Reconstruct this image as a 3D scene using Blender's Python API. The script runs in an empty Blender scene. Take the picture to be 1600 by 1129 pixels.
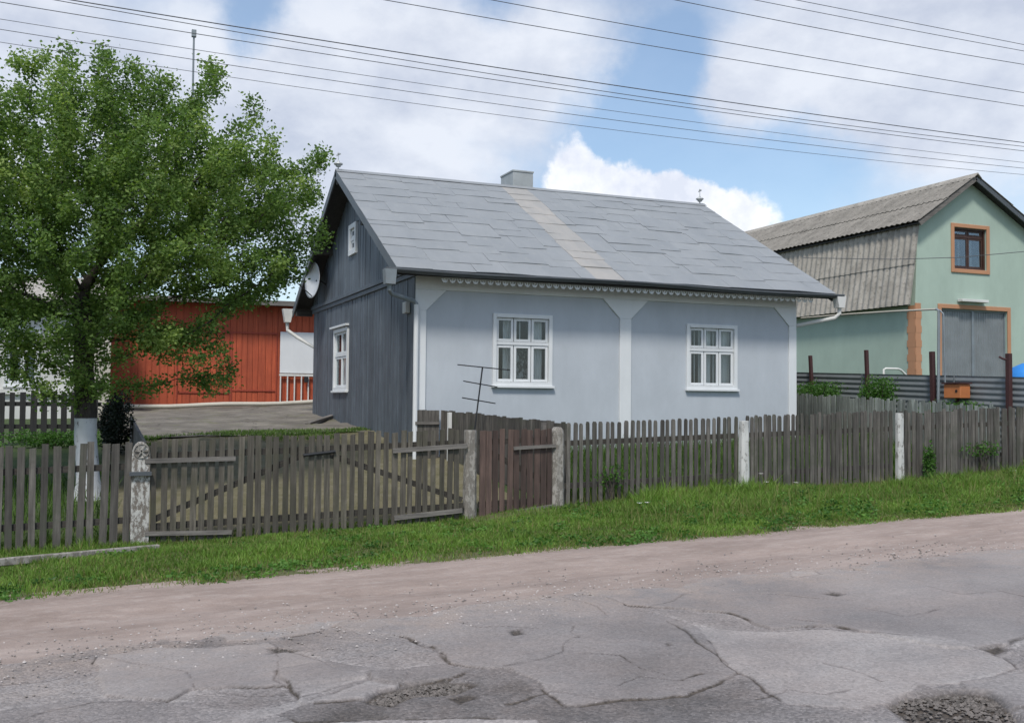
import bpy, math, random
import numpy as np
from mathutils import Vector, Matrix, Euler, kdtree
R = math.radians
random.seed(4); rng = np.random.default_rng(7)
scene = bpy.context.scene
# ------------------------------------------------------------------ camera
CAM = Vector((0, 0, 1.7)); F = 1600.0
YAW, PITCH, ROLL = R(-22.34), R(2.2), R(0.5)
cam_m = (Matrix.Rotation(YAW, 3, 'Z') @ Matrix.Rotation(R(90) + PITCH, 3, 'X') @ Matrix.Rotation(ROLL, 3, 'Z'))
cd = bpy.data.cameras.new('camera'); cd.sensor_width = 36; cd.lens = 36; cd.clip_end = 3000; cd.clip_start = .05
cam = bpy.data.objects.new('camera', cd); scene.collection.objects.link(cam)
cam.matrix_world = Matrix.Translation(CAM) @ cam_m.to_4x4()
scene.camera = cam
scene.view_settings.view_transform = 'Standard'; scene.view_settings.look = 'None'
scene.view_settings.gamma = 1; scene.view_settings.exposure = 0.68
def ray(u, v): return (cam_m @ Vector(((u - 800) / F, (564.5 - v) / F, -1))).normalized()
# ------------------------------------------------------------------ sky and sun
SUN_EL, SUN_AZ = R(55), R(212)          # azimuth clockwise from +Y
w = bpy.data.worlds.new('World'); scene.world = w; w.use_nodes = True
nt = w.node_tree; N = nt.nodes; L = nt.links; N.clear()
def nd(t, **k):
    n = N.new(t)
    for a, b in k.items(): setattr(n, a, b)
    return n
def math_n(op, a, b=None, c=None, clamp=False):
    n = nd('ShaderNodeMath', operation=op, use_clamp=clamp)
    for i, q in enumerate((a, b, c)):
        if q is None: continue
        if isinstance(q, (int, float)): n.inputs[i].default_value = q
        else: L.new(q, n.inputs[i])
    return n.outputs[0]
sky = nd('ShaderNodeTexSky', sky_type='NISHITA'); sky.sun_disc = False
sky.sun_elevation = SUN_EL; sky.sun_rotation = SUN_AZ; sky.dust_density = 1.2; sky.ozone_density = 2.0
tc = nd('ShaderNodeTexCoord'); G = tc.outputs['Generated']
def noise_w(vec, scale, detail, rough=.55, dist=0):
    n = nd('ShaderNodeTexNoise'); n.inputs['Scale'].default_value = scale; n.inputs['Detail'].default_value = detail
    n.inputs['Roughness'].default_value = rough; n.inputs['Distortion'].default_value = dist
    L.new(vec, n.inputs['Vector']); return n
mp = nd('ShaderNodeMapping'); mp.inputs['Scale'].default_value = (1, 1, 1.7); L.new(G, mp.inputs[0])
warp = noise_w(G, 5.0, 8, .62)
wv = nd('ShaderNodeVectorMath', operation='MULTIPLY_ADD'); L.new(warp.outputs['Color'], wv.inputs[0])
wv.inputs[1].default_value = (.13,) * 3; L.new(G, wv.inputs[2])
sub = nd('ShaderNodeVectorMath', operation='SUBTRACT'); L.new(wv.outputs[0], sub.inputs[0]); sub.inputs[1].default_value = (.065,) * 3
def blobs(lst, vec):
    acc = None
    for (u, v, r, k) in lst:
        d = nd('ShaderNodeVectorMath', operation='DISTANCE'); L.new(vec, d.inputs[0]); d.inputs[1].default_value = ray(u, v)
        m = nd('ShaderNodeMapRange', interpolation_type='SMOOTHSTEP'); L.new(d.outputs['Value'], m.inputs[0])
        m.inputs[1].default_value = 0; m.inputs[2].default_value = r / F; m.inputs[3].default_value = k; m.inputs[4].default_value = 0
        acc = m.outputs[0] if acc is None else math_n('ADD', acc, m.outputs[0])
    return acc
soft = blobs([(470, 150, 270, .55), (700, 130, 260, .5), (860, 90, 200, .35), (620, 300, 260, .4), (1330, 60, 260, .55), (1550, 90, 260, .5),
              (1180, 110, 130, .3), (1500, 230, 160, .25), (60, 60, 220, .35), (250, 200, 300, .45), (20, 240, 240, .4),
              (1040, 90, 120, -.5), (1040, 190, 140, -.45), (960, 180, 110, -.3), (400, 20, 90, -.55), (760, 10, 90, -.4), (1230, 250, 140, -.45), (1390, 250, 120, -.25), (1400, 20, 60, -.3), (190, 50, 120, -.25)], sub.outputs[0])
n1 = noise_w(mp.outputs[0], 3.2, 9, .58, .2)
dens = math_n('ADD', math_n('MULTIPLY', n1.outputs[0], 1.15), soft)
ms = nd('ShaderNodeMapRange', interpolation_type='SMOOTHSTEP'); L.new(dens, ms.inputs[0]); ms.inputs[1].default_value = .42; ms.inputs[2].default_value = 1.02
ms.inputs[3].default_value = .12; ms.inputs[4].default_value = .93
cum = blobs([(900, 245, 82, 1), (988, 272, 88, 1), (1055, 312, 90, 1), (1172, 338, 82, 1), (1105, 340, 80, .9), (900, 320, 110, .8), (1000, 350, 120, .8)], sub.outputs[0])
n2 = noise_w(G, 16, 8, .6)
cumd = math_n('ADD', cum, math_n('MULTIPLY', math_n('SUBTRACT', n2.outputs[0], .5), .7))
mc = nd('ShaderNodeMapRange', interpolation_type='SMOOTHSTEP'); L.new(cumd, mc.inputs[0]); mc.inputs[1].default_value = .34; mc.inputs[2].default_value = .70; mc.inputs[4].default_value = .96
n3 = noise_w(mp.outputs[0], 5.5, 8, .6)
rs = nd('ShaderNodeValToRGB'); L.new(n3.outputs[0], rs.inputs[0])
rs.color_ramp.elements[0].position = .38; rs.color_ramp.elements[0].color = (3.9, 4.25, 5.1, 1)
rs.color_ramp.elements[1].position = .6; rs.color_ramp.elements[1].color = (5.7, 5.95, 6.5, 1)
rc = nd('ShaderNodeValToRGB'); L.new(n2.outputs[0], rc.inputs[0])
rc.color_ramp.elements[0].position = .34; rc.color_ramp.elements[0].color = (5.2, 5.5, 6.3, 1)
rc.color_ramp.elements[1].position = .58; rc.color_ramp.elements[1].color = (7.3, 7.4, 7.6, 1)
skc = nd('ShaderNodeMix', data_type='RGBA', blend_type='MULTIPLY'); skc.inputs[0].default_value = 1
L.new(sky.outputs[0], skc.inputs[6]); skc.inputs[7].default_value = (1.12, 1.15, 1.12, 1)
m1 = nd('ShaderNodeMix', data_type='RGBA'); L.new(ms.outputs[0], m1.inputs[0]); L.new(skc.outputs[2], m1.inputs[6]); L.new(rs.outputs[0], m1.inputs[7])
m2 = nd('ShaderNodeMix', data_type='RGBA'); L.new(mc.outputs[0], m2.inputs[0]); L.new(m1.outputs[2], m2.inputs[6]); L.new(rc.outputs[0], m2.inputs[7])
bg = nd('ShaderNodeBackground'); bg.inputs['Strength'].default_value = .095; L.new(m2.outputs[2], bg.inputs[0])
wo = nd('ShaderNodeOutputWorld'); L.new(bg.outputs[0], wo.inputs[0])
sl = bpy.data.lights.new('sun', 'SUN'); sl.energy = 2.0; sl.angle = R(9); sl.color = (1, .95, .88)
so = bpy.data.objects.new('sun', sl); scene.collection.objects.link(so)
sd = Vector((math.sin(SUN_AZ) * math.cos(SUN_EL), math.cos(SUN_AZ) * math.cos(SUN_EL), math.sin(SUN_EL)))
so.rotation_euler = sd.to_track_quat('Z', 'Y').to_euler()

# ------------------------------------------------------------------ helpers
COL = scene.collection
def smooth01(t): t = np.clip(t, 0, 1); return t * t * (3 - 2 * t)
_perm = rng.random((256, 256))
def vnoise(x, y):                        # numpy value noise
    x = np.asarray(x, float); y = np.asarray(y, float)
    xi = np.floor(x).astype(int); yi = np.floor(y).astype(int); fx = x - xi; fy = y - yi
    fx = fx * fx * (3 - 2 * fx); fy = fy * fy * (3 - 2 * fy)
    a = _perm[xi & 255, yi & 255]; b = _perm[(xi + 1) & 255, yi & 255]; c = _perm[xi & 255, (yi + 1) & 255]; d = _perm[(xi + 1) & 255, (yi + 1) & 255]
    return (a * (1 - fx) + b * fx) * (1 - fy) + (c * (1 - fx) + d * fx) * fy - .5
def fbm(x, y, s, o=4):
    r = 0; a = 1
    for i in range(o): r = r + a * vnoise(np.asarray(x) * s + 17.3 * i, np.asarray(y) * s + 5.1 * i); s *= 2.03; a *= .5
    return r
def H(Y):
    return np.interp(Y, [-50, 9.6, 11.0, 13.2, 15.5, 19.6, 31.3, 60, 400], [0, 0, .02, .0, .32, .88, 1.35, 1.5, 2.0])
def GZ(X, Y): return .033 * np.clip(X, -15, 25) + H(Y) - .09 * smooth01((5.6 - X) / 1.6) * smooth01((Y - 11.4) / 1.2) * (1 - smooth01((Y - 13.6) / .8))
def gz(x, y): return float(GZ(x, y))
def VZ(X, Y): return GZ(X, Y) + .03 * fbm(X, Y, 1.1, 4)
def onY(u, v, Y): d = ray(u, v); return CAM + d * (Y / d.y)
def onX(u, v, X): d = ray(u, v); return CAM + d * (X / d.x)
def onG(u, v):
    d = ray(u, v); t = 4.0
    for _ in range(60):
        p = CAM + d * t; t += (p.z - gz(p.x, p.y)) / max(.05, -d.z + .02) * .5
    return CAM + d * t
def tag(o, label=None, cat=None, group=None, kind=None):
    if label: o['label'] = label
    if cat: o['category'] = cat
    if group: o['group'] = group
    if kind: o['kind'] = kind
    return o
def empty(name, loc, label, cat, group=None):
    o = bpy.data.objects.new(name, None); COL.objects.link(o); o.location = loc; o.empty_display_size = .2
    return tag(o, label, cat, group)
class MB:                                 # mesh builder in world coordinates
    def __init__(s): s.v = []; s.f = []; s.t = []; s.tone = .5
    def add(s, vs, fs):
        k = len(s.v); s.v += [tuple(p) for p in vs]; s.t += [s.tone] * len(vs); s.f += [tuple(k + i for i in f) for f in fs]
    def box(s, x0, y0, z0, x1, y1, z1):
        if x0 > x1: x0, x1 = x1, x0
        if y0 > y1: y0, y1 = y1, y0
        if z0 > z1: z0, z1 = z1, z0
        s.add([(x0,y0,z0),(x1,y0,z0),(x1,y1,z0),(x0,y1,z0),(x0,y0,z1),(x1,y0,z1),(x1,y1,z1),(x0,y1,z1)],
              [(0,3,2,1),(4,5,6,7),(0,1,5,4),(1,2,6,5),(2,3,7,6),(3,0,4,7)])
    def beam(s, a, b, wd, th, up=(0, 0, 1)):   # box from a to b; th along up, wd sideways
        a = Vector(a); b = Vector(b); d = (b - a).normalized(); up = Vector(up)
        sd_ = d.cross(up)
        if sd_.length < 1e-4: sd_ = d.cross(Vector((1, 0, 0)))
        sd_.normalize(); u2 = sd_.cross(d).normalized(); P = []
        for q in (a, b):
            for (i, j) in ((-1,-1),(1,-1),(1,1),(-1,1)): P.append(q + sd_ * (i * wd / 2) + u2 * (j * th / 2))
        s.add(P, [(0,1,2,3),(7,6,5,4),(0,4,5,1),(1,5,6,2),(2,6,7,3),(3,7,4,0)])
    def tube(s, pts, r, n=8, cap=True):
        pts = [Vector(p) for p in pts]; m = len(pts); rs_ = r if isinstance(r, (list, tuple)) else [r] * m
        P = []; u0 = None
        for i, p in enumerate(pts):
            d = (pts[min(i + 1, m - 1)] - pts[max(i - 1, 0)]).normalized()
            if u0 is None: u0 = d.orthogonal().normalized()
            u0 = (u0 - d * u0.dot(d)).normalized(); w0 = d.cross(u0)
            for k in range(n):
                a = 2 * math.pi * k / n; P.append(p + (u0 * math.cos(a) + w0 * math.sin(a)) * rs_[i])
        fs = [(i * n + k, i * n + (k + 1) % n, (i + 1) * n + (k + 1) % n, (i + 1) * n + k) for i in range(m - 1) for k in range(n)]
        if cap: fs += [tuple(range(n - 1, -1, -1)), tuple((m - 1) * n + k for k in range(n))]
        s.add(P, fs)
    def prism(s, outline, axis, a, b):    # outline 2D polygon extruded along axis ('x' or 'y') from a to b
        n = len(outline)
        if axis == 'y': P = [(x, a, z) for x, z in outline] + [(x, b, z) for x, z in outline]
        elif axis == 'x': P = [(a, y, z) for y, z in outline] + [(b, y, z) for y, z in outline]
        else: P = [(x, y, a) for x, y in outline] + [(x, y, b) for x, y in outline]
        s.add(P, [tuple(range(n)), tuple(range(2 * n - 1, n - 1, -1))] + [(i, (i + 1) % n, n + (i + 1) % n, n + i) for i in range(n)])
    def lathe(s, c, prof, n=14):
        c = Vector(c); P = []
        for r, z in prof:
            for k in range(n): a = 2 * math.pi * k / n; P.append(c + Vector((r * math.cos(a), r * math.sin(a), z)))
        m = len(prof)
        s.add(P, [(i * n + k, i * n + (k + 1) % n, (i + 1) * n + (k + 1) % n, (i + 1) * n + k) for i in range(m - 1) for k in range(n)] + [tuple(range(n - 1, -1, -1)), tuple((m - 1) * n + k for k in range(n))])
    def wall(s, axis, c, th, a0, a1, z0, z1, holes):   # wall in plane axis=c, thickness towards +, holes (a0,a1,z0,z1)
        xs = sorted({a0, a1} | {h[i] for h in holes for i in (0, 1)}); zs = sorted({z0, z1} | {h[i] for h in holes for i in (2, 3)})
        for i in range(len(xs) - 1):
            run = None
            for j in range(len(zs) - 1):
                mx, mz = (xs[i] + xs[i + 1]) / 2, (zs[j] + zs[j + 1]) / 2
                if any(h[0] < mx < h[1] and h[2] < mz < h[3] for h in holes): continue
                if axis == 'y': s.box(xs[i], c, zs[j], xs[i + 1], c + th, zs[j + 1])
                else: s.box(c, xs[i], zs[j], c + th, xs[i + 1], zs[j + 1])
    def build(s, name, mat, parent=None, smooth=False, bevel=0):
        me = bpy.data.meshes.new(name); me.from_pydata(s.v, [], s.f)
        at = me.attributes.new('tone', 'FLOAT', 'POINT'); at.data.foreach_set('value', s.t)
        me.materials.append(mat)
        import bmesh
        b = bmesh.new(); b.from_mesh(me); bmesh.ops.recalc_face_normals(b, faces=b.faces); b.to_mesh(me); b.free()
        if smooth: me.polygons.foreach_set('use_smooth', [True] * len(me.polygons))
        o = bpy.data.objects.new(name, me); COL.objects.link(o)
        if parent: 
            o.parent = parent; o.matrix_parent_inverse = Matrix.Translation(-parent.location)
        if bevel:
            bm_ = o.modifiers.new('bevel', 'BEVEL'); bm_.width = bevel; bm_.segments = 2; bm_.limit_method = 'ANGLE'
        return o
def fast_mesh(name, V, loops, sizes, mat, attrs=None, parent=None, smooth=False):
    me = bpy.data.meshes.new(name); me.vertices.add(len(V)); me.vertices.foreach_set('co', np.ascontiguousarray(V, dtype=np.float32).ravel())
    me.loops.add(len(loops)); me.loops.foreach_set('vertex_index', np.asarray(loops, dtype=np.int32))
    sizes = np.asarray(sizes, dtype=np.int32); me.polygons.add(len(sizes))
    st = np.zeros(len(sizes), np.int32); st[1:] = np.cumsum(sizes)[:-1]
    me.polygons.foreach_set('loop_start', st)
    me.update(calc_edges=True)
    for k, a in (attrs or {}).items():
        at = me.attributes.new(k, 'FLOAT', 'POINT'); at.data.foreach_set('value', np.asarray(a, dtype=np.float32))
    me.polygons.foreach_set('use_smooth', np.full(len(sizes), smooth))
    me.materials.append(mat); me.validate()
    o = bpy.data.objects.new(name, me); COL.objects.link(o)
    if parent: o.parent = parent; o.matrix_parent_inverse = Matrix.Translation(-parent.location)
    return o
# ------------------------------------------------------------------ materials
class MT:
    def __init__(s, name):
        s.m = bpy.data.materials.new(name); s.m.use_nodes = True; s.nt = s.m.node_tree; s.b = s.nt.nodes['Principled BSDF']
        s.out = s.nt.nodes['Material Output']; s.pos = s.n('ShaderNodeTexCoord').outputs['Object']
    def n(s, t, **k):
        q = s.nt.nodes.new(t)
        for a, b in k.items(): setattr(q, a, b)
        return q
    def l(s, a, b): s.nt.links.new(a, b)
    def noise(s, sc, det=5, rough=.6, scale3=(1, 1, 1), dist=0):
        mp_ = s.n('ShaderNodeMapping'); mp_.inputs['Scale'].default_value = scale3; s.l(s.pos, mp_.inputs[0])
        q = s.n('ShaderNodeTexNoise'); q.inputs['Scale'].default_value = sc; q.inputs['Detail'].default_value = det
        q.inputs['Roughness'].default_value = rough; q.inputs['Distortion'].default_value = dist; s.l(mp_.outputs[0], q.inputs['Vector'])
        return q.outputs[0]
    def ramp(s, x, stops):
        q = s.n('ShaderNodeValToRGB'); s.l(x, q.inputs[0]); e = q.color_ramp.elements
        while len(e) < len(stops): e.new(.5)
        for i, (p, c) in enumerate(stops): e[i].position = p; e[i].color = (*(c if isinstance(c, (tuple, list)) else (c,) * 3), 1)
        return q.outputs[0]
    def mix(s, f, a, b, mode='MIX'):
        q = s.n('ShaderNodeMix', data_type='RGBA', blend_type=mode)
        for sock, x in ((0, f), (6, a), (7, b)):
            if isinstance(x, (int, float)): q.inputs[sock].default_value = x
            elif isinstance(x, tuple): q.inputs[sock].default_value = (*x, 1)
            else: s.l(x, q.inputs[sock])
        return q.outputs[2]
    def math(s, op, a, b=0):
        q = s.n('ShaderNodeMath', operation=op)
        for i, x in enumerate((a, b)):
            if isinstance(x, (int, float)): q.inputs[i].default_value = x
            else: s.l(x, q.inputs[i])
        return q.outputs[0]
    def attr(s, name): q = s.n('ShaderNodeAttribute'); q.attribute_name = name; return q.outputs['Fac']
    def bump(s, h, strength=.4, dist=.01):
        q = s.n('ShaderNodeBump'); q.inputs['Strength'].default_value = strength; q.inputs['Distance'].default_value = dist
        s.l(h, q.inputs['Height']); s.l(q.outputs[0], s.b.inputs['Normal'])
    def col(s, c): 
        if isinstance(c, tuple): s.b.inputs['Base Color'].default_value = (*c, 1)
        else: s.l(c, s.b.inputs['Base Color'])
    def rough(s, r):
        if isinstance(r, float): s.b.inputs['Roughness'].default_value = r
        else: s.l(r, s.b.inputs['Roughness'])
def sc(c, k): return tuple(x * k for x in c)
def plaster(name, c, stain=.18, rough=.85, grain=60, bump=.25):
    m = MT(name); big = m.noise(1.3, 6, .65, (1, 1, .6)); 
    a = m.ramp(big, [(.3, sc(c, 1 - stain)), (.7, sc(c, 1 + stain * .4))])
    st = m.noise(5, 5, .7, (2.2, 2.2, .25)); a = m.mix(m.math('MULTIPLY', st, .22), a, sc(c, .62))
    m.col(a); m.rough(rough); m.bump(m.noise(grain, 4), bump, .006); return m.m
def metal(name, c, rough=.5, met=.0, wear=(.2, .13, .09), wearamt=.3):
    m = MT(name); f = m.ramp(m.noise(9, 7, .7), [(.56, 0.0), (.72, wearamt)])
    m.col(m.mix(f, m.ramp(m.noise(2.5, 4), [(.3, sc(c, .85)), (.7, sc(c, 1.1))]), wear)); m.rough(rough); m.b.inputs['Metallic'].default_value = met
    m.bump(m.noise(25, 4), .15, .004); return m.m
def wood(name, dark, light, axis=2, rough=.85, tonek=.5, fine=34, moss=None):
    m = MT(name); s3 = [1, 1, 1]; s3[axis] = .06
    g = m.noise(fine, 7, .65, tuple(s3)); a = m.ramp(g, [(.28, dark), (.5, tuple((x + y) / 2 for x, y in zip(dark, light))), (.72, light)])
    big = m.noise(2.0, 5, .65); a = m.mix(m.ramp(big, [(.35, .0), (.7, .5)]), a, sc(dark, .8))
    t = m.math('ADD', m.math('MULTIPLY', m.attr('tone'), tonek * 2), 1 - tonek)
    a = m.mix(1.0, a, m.ramp(t, [(0, 0.0), (1, 1.0)]), 'MULTIPLY') if False else m.mix(1.0, a, m._comb(t), 'MULTIPLY')
    if moss:
        f = m.ramp(m.noise(3.1, 6, .7), [(.5, 0.0), (.68, .6)]); a = m.mix(f, a, moss)
    m.col(a); m.rough(rough); m.bump(g, .55, .006); return m.m
def _comb(s, t):
    q = s.n('ShaderNodeCombineColor'); 
    for i in range(3): s.l(t, q.inputs[i])
    return q.outputs[0]
MT._comb = _comb
def flaky(name, paint, under, amt=.5):
    m = MT(name); f = m.ramp(m.noise(14, 8, .75, (1, 1, .5)), [(amt - .03, 0.0), (amt + .03, 1.0)])
    p = m.ramp(m.noise(4, 5), [(.3, sc(paint, .82)), (.7, paint)])
    m.col(m.mix(f, p, under)); m.rough(.9); m.bump(m.math('MULTIPLY', f, -1), .5, .006); return m.m
M = {}
M['blue_plaster'] = plaster('blue plaster', (.46, .495, .535), .12, .8, 60, .3)
M['white_paint'] = plaster('white paint', (.68, .70, .71), .08, .6, 90, .12)
M['green_plaster'] = plaster('green plaster', (.37, .465, .395), .12)
M['orange_trim'] = plaster('orange trim', (.46, .235, .13), .1)
M['beige'] = plaster('beige plaster', (.5, .47, .4), .12)
M['off_white'] = plaster('off white plaster', (.62, .62, .6), .15)
M['concrete'] = plaster('concrete', (.22, .205, .185), .3, .9, 30, .6)
M['dark_boards'] = wood('dark blue grey boards', (.05, .064, .080), (.145, .172, .20), 2, .6, .3, 26)
M['dark_wood'] = wood('dark wood', (.02, .02, .022), (.055, .052, .05), 1, .8, .3)
M['black_wood'] = wood('black stained wood', (.012, .012, .013), (.03, .03, .03), 2, .8, .3)
M['slat'] = wood('weathered grey slats', (.030, .027, .024), (.17, .156, .138), 2, .85, .5, 30, (.06, .068, .045))
M['slat_olive'] = wood('mossy olive slats', (.034, .030, .024), (.15, .134, .108), 2, .85, .5, 30, (.06, .06, .035))
M['slat_brown'] = wood('red brown slats', (.04, .026, .022), (.13, .085, .07), 2, .85, .45, 30)
M['slat_pale'] = wood('pale green grey slats', (.12, .135, .125), (.33, .36, .33), 2, .85, .4, 30)
M['rail'] = wood('rail wood', (.07, .065, .06), (.24, .22, .2), 0, .85, .3, 30)
M['rail_dark'] = wood('dark rail wood', (.02, .018, .015), (.07, .062, .052), 0, .85, .3, 30)
M['red_boards'] = wood('red boards', (.30, .053, .021), (.50, .102, .038), 2, .7, .22, 20)
M['red_trim'] = wood('red trim', (.26, .04, .02), (.4, .07, .035), 0, .7, .2, 20)
M['post_white'] = flaky('flaking whitewash', (.5, .49, .46), (.16, .14, .12), .50)
M['post_grey'] = flaky('worn lime concrete', (.33, .31, .28), (.17, .155, .135), .5)
M['post_clean'] = flaky('whitewashed concrete', (.56, .56, .54), (.24, .23, .21), .56)
M['zinc'] = metal('zinc sheet', (.36, .38, .38), .5, .2)
M['grey_metal'] = metal('dark gutter', (.085, .095, .105), .5, .2, (.16, .12, .09), .4)
M['hopper'] = metal('grey painted metal', (.2, .23, .25), .5, .1)
M['white_metal'] = metal('white painted metal', (.6, .6, .57), .5, 0, (.3, .2, .12), .25)
M['sheet'] = metal('blue grey sheet', (.19, .21, .22), .5, .1, (.16, .1, .07), .15)
M['rust_post'] = metal('rusty red post', (.05, .018, .018), .8, 0, (.1, .04, .02), .5)
M['orange_box'] = metal('orange paint', (.48, .17, .06), .5, 0, (.3, .1, .05), .5)
M['black_metal'] = metal('black metal', (.02, .022, .025), .6, .3)
M['wire'] = metal('wire', (.09, .095, .105), .6, .1)
M['blue_plastic'] = metal('blue tarpaulin', (.03, .22, .62), .45, 0, (.05, .2, .5), .2)
M['dish'] = metal('dish enamel', (.46, .48, .5), .4, 0)
def roofmat():
    m = MT('roof felt'); t = m.attr('tone')
    c = m.ramp(t, [(0.0, (.215, .23, .243)), (.5, (.255, .268, .278)), (.9, (.30, .312, .318)), (.96, (.355, .335, .308)), (1, (.355, .335, .308))])
    st = m.ramp(m.noise(2.2, 7, .7, (1, .35, .35)), [(.35, 0.0), (.75, .6)]); c = m.mix(st, c, (.185, .2, .21))
    c = m.mix(m.ramp(m.noise(7, 6, .75), [(.56, 0.0), (.75, .5)]), c, (.34, .34, .32))
    m.col(c); m.rough(m.ramp(m.noise(3, 5), [(.3, .5), (.7, .72)])); m.bump(m.noise(9, 6, .6), .22, .012); return m.m
M['roof'] = roofmat()
def asbestos(k=1.0):
    m = MT('asbestos cement'); c = m.ramp(m.noise(1.7, 8, .72, (1, 1, 1)), [(.28, (.20, .19, .175)), (.5, (.33, .315, .29)), (.75, (.45, .43, .40))])
    c = m.mix(m.ramp(m.noise(11, 7, .75), [(.52, 0.0), (.68, .75)]), c, (.09, .087, .075)); c = m.mix(m.ramp(m.noise(19, 6, .8), [(.64, 0.0), (.7, .6)]), c, (.36, .36, .33))
    c = m.mix(1.0, c, (k, k * .97, k * .92), 'MULTIPLY'); m.col(c); m.rough(.92); m.bump(m.noise(30, 5), .4, .01); return m.m
M['asbestos'] = asbestos(); M['asbestos_dark'] = asbestos(.62)  # second copy is darker and browner, for the upper slopes
def glassmat(gk=.9):
    m = MT('window glass'); tr = m.n('ShaderNodeBsdfTransparent'); tr.inputs[0].default_value = (.9, .93, .93, 1)
    gl = m.n('ShaderNodeBsdfGlossy'); gl.inputs['Roughness'].default_value = .03; gl.inputs[0].default_value = (.9, .95, 1, 1)
    fr = m.n('ShaderNodeFresnel'); fr.inputs[0].default_value = 1.5; mx = m.n('ShaderNodeMixShader')
    m.l(m.math('MINIMUM', m.math('MULTIPLY', fr.outputs[0], gk), 1.0), mx.inputs[0]); m.l(tr.outputs[0], mx.inputs[1]); m.l(gl.outputs[0], mx.inputs[2]); m.l(mx.outputs[0], m.out.inputs[0]); return m.m
M['glass'] = glassmat(); M['glass_dull'] = glassmat(.22)
M['curtain'] = plaster('curtain cloth', (.74, .75, .75), .12, .9, 120, .1)
M['lace'] = flaky('patterned lace', (.30, .32, .33), (.02, .022, .025), .5)
M['room'] = plaster('dark room', (.04, .045, .045), .2)  # near-black wall colour stands in for unlit rooms behind the windows
def foliage(name, stops, transl=.35, rough=.5):
    m = MT(name); c = m.ramp(m.attr('tone'), stops); m.col(c); m.rough(rough)
    m.b.inputs['Specular IOR Level'].default_value = .3
    tr = m.n('ShaderNodeBsdfTranslucent'); m.l(m.mix(1.0, c, (1.3, 1.4, .7), 'MULTIPLY'), tr.inputs[0])
    mx = m.n('ShaderNodeMixShader'); mx.inputs[0].default_value = transl; m.l(m.b.outputs[0], mx.inputs[1]); m.l(tr.outputs[0], mx.inputs[2]); m.l(mx.outputs[0], m.out.inputs[0]); return m.m
M['leaf'] = foliage('plum leaves', [(0, (.035, .065, .017)), (.3, (.08, .145, .034)), (.65, (.155, .25, .06)), (1, (.28, .37, .11))], .45)
M['grass'] = foliage('grass blades', [(0, (.30, .25, .12)), (.12, (.17, .17, .06)), (.25, (.07, .125, .02)), (.6, (.125, .23, .036)), (1, (.21, .33, .06))], .3, .55)
M['shrub'] = foliage('shrub leaves', [(0, (.03, .08, .015)), (.5, (.06, .15, .025)), (1, (.12, .24, .045))])
M['dark_shrub'] = foliage('dark shrub leaves', [(0, (.008, .012, .01)), (.6, (.015, .025, .015)), (1, (.05, .07, .03))], .15)
M['petal'] = plaster('white petals', (.75, .75, .72), .03)
def bark(name, c1, c2):
    m = MT(name); n_ = m.noise(22, 8, .75, (1, 1, .3)); m.col(m.ramp(n_, [(.35, c1), (.7, c2)])); m.rough(.95); m.bump(n_, .9, .02); return m.m
M['bark'] = bark('bark', (.018, .015, .012), (.085, .072, .06))
M['whitewash'] = flaky('whitewash on bark', (.55, .56, .57), (.12, .105, .09), .60)
def soil(name, stops, scale=3, bump=.6):
    m = MT(name); c = m.ramp(m.noise(scale, 9, .7), stops); c = m.mix(m.ramp(m.noise(45, 5, .7), [(.4, 0.0), (.7, .35)]), c, sc(stops[0][1], .6))
    m.col(c); m.rough(.95); m.bump(m.noise(28, 7, .7), bump, .03); return m.m
M['verge'] = soil('verge soil', [(.3, (.10, .09, .045)), (.55, (.10, .11, .04)), (.75, (.19, .155, .10))])
M['yard_soil'] = soil('mossy yard soil', [(.3, (.10, .092, .042)), (.5, (.14, .125, .07)), (.7, (.19, .17, .115))])
M['garden'] = soil('garden ground', [(.3, (.025, .045, .012)), (.55, (.05, .08, .02)), (.75, (.1, .1, .04))])
M['yard'] = soil('old yard concrete', [(.3, (.12, .11, .095)), (.5, (.18, .165, .145)), (.72, (.25, .23, .2))], 1.2, .5)
def flint():
    m = MT('gravel stone'); m.col(m.ramp(m.attr('tone'), [(0, (.07, .062, .055)), (.5, (.22, .195, .18)), (1, (.46, .42, .40))])); m.rough(.95); return m.m
M['flint'] = flint()
def yardmat():
    m = MT('old yard concrete'); c = m.ramp(m.noise(1.0, 9, .72), [(.3, (.09, .08, .066)), (.5, (.15, .136, .115)), (.7, (.25, .228, .19))]); c = m.mix(m.ramp(m.noise(1.9, 6, .7), [(.55, 0.0), (.66, .7)]), c, (.12, .125, .055))
    v = m.n('ShaderNodeTexVoronoi', feature='DISTANCE_TO_EDGE'); v.inputs['Scale'].default_value = .55; nz_ = m.n('ShaderNodeVectorMath', operation='MULTIPLY_ADD'); q = m.n('ShaderNodeTexNoise'); q.inputs['Scale'].default_value = 2.5; q.inputs['Detail'].default_value = 5
    m.l(m.pos, q.inputs['Vector']); m.l(q.outputs['Color'], nz_.inputs[0]); nz_.inputs[1].default_value = (1.2, 1.2, .1); m.l(m.pos, nz_.inputs[2]); m.l(nz_.outputs[0], v.inputs['Vector'])
    c = m.mix(m.ramp(v.outputs['Distance'], [(.006, .6), (.016, 0.0)]), c, (.035, .03, .025)); m.col(c); m.rough(.95); m.bump(m.noise(20, 7, .7), .6, .03); return m.m
M['yard'] = yardmat()
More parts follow.
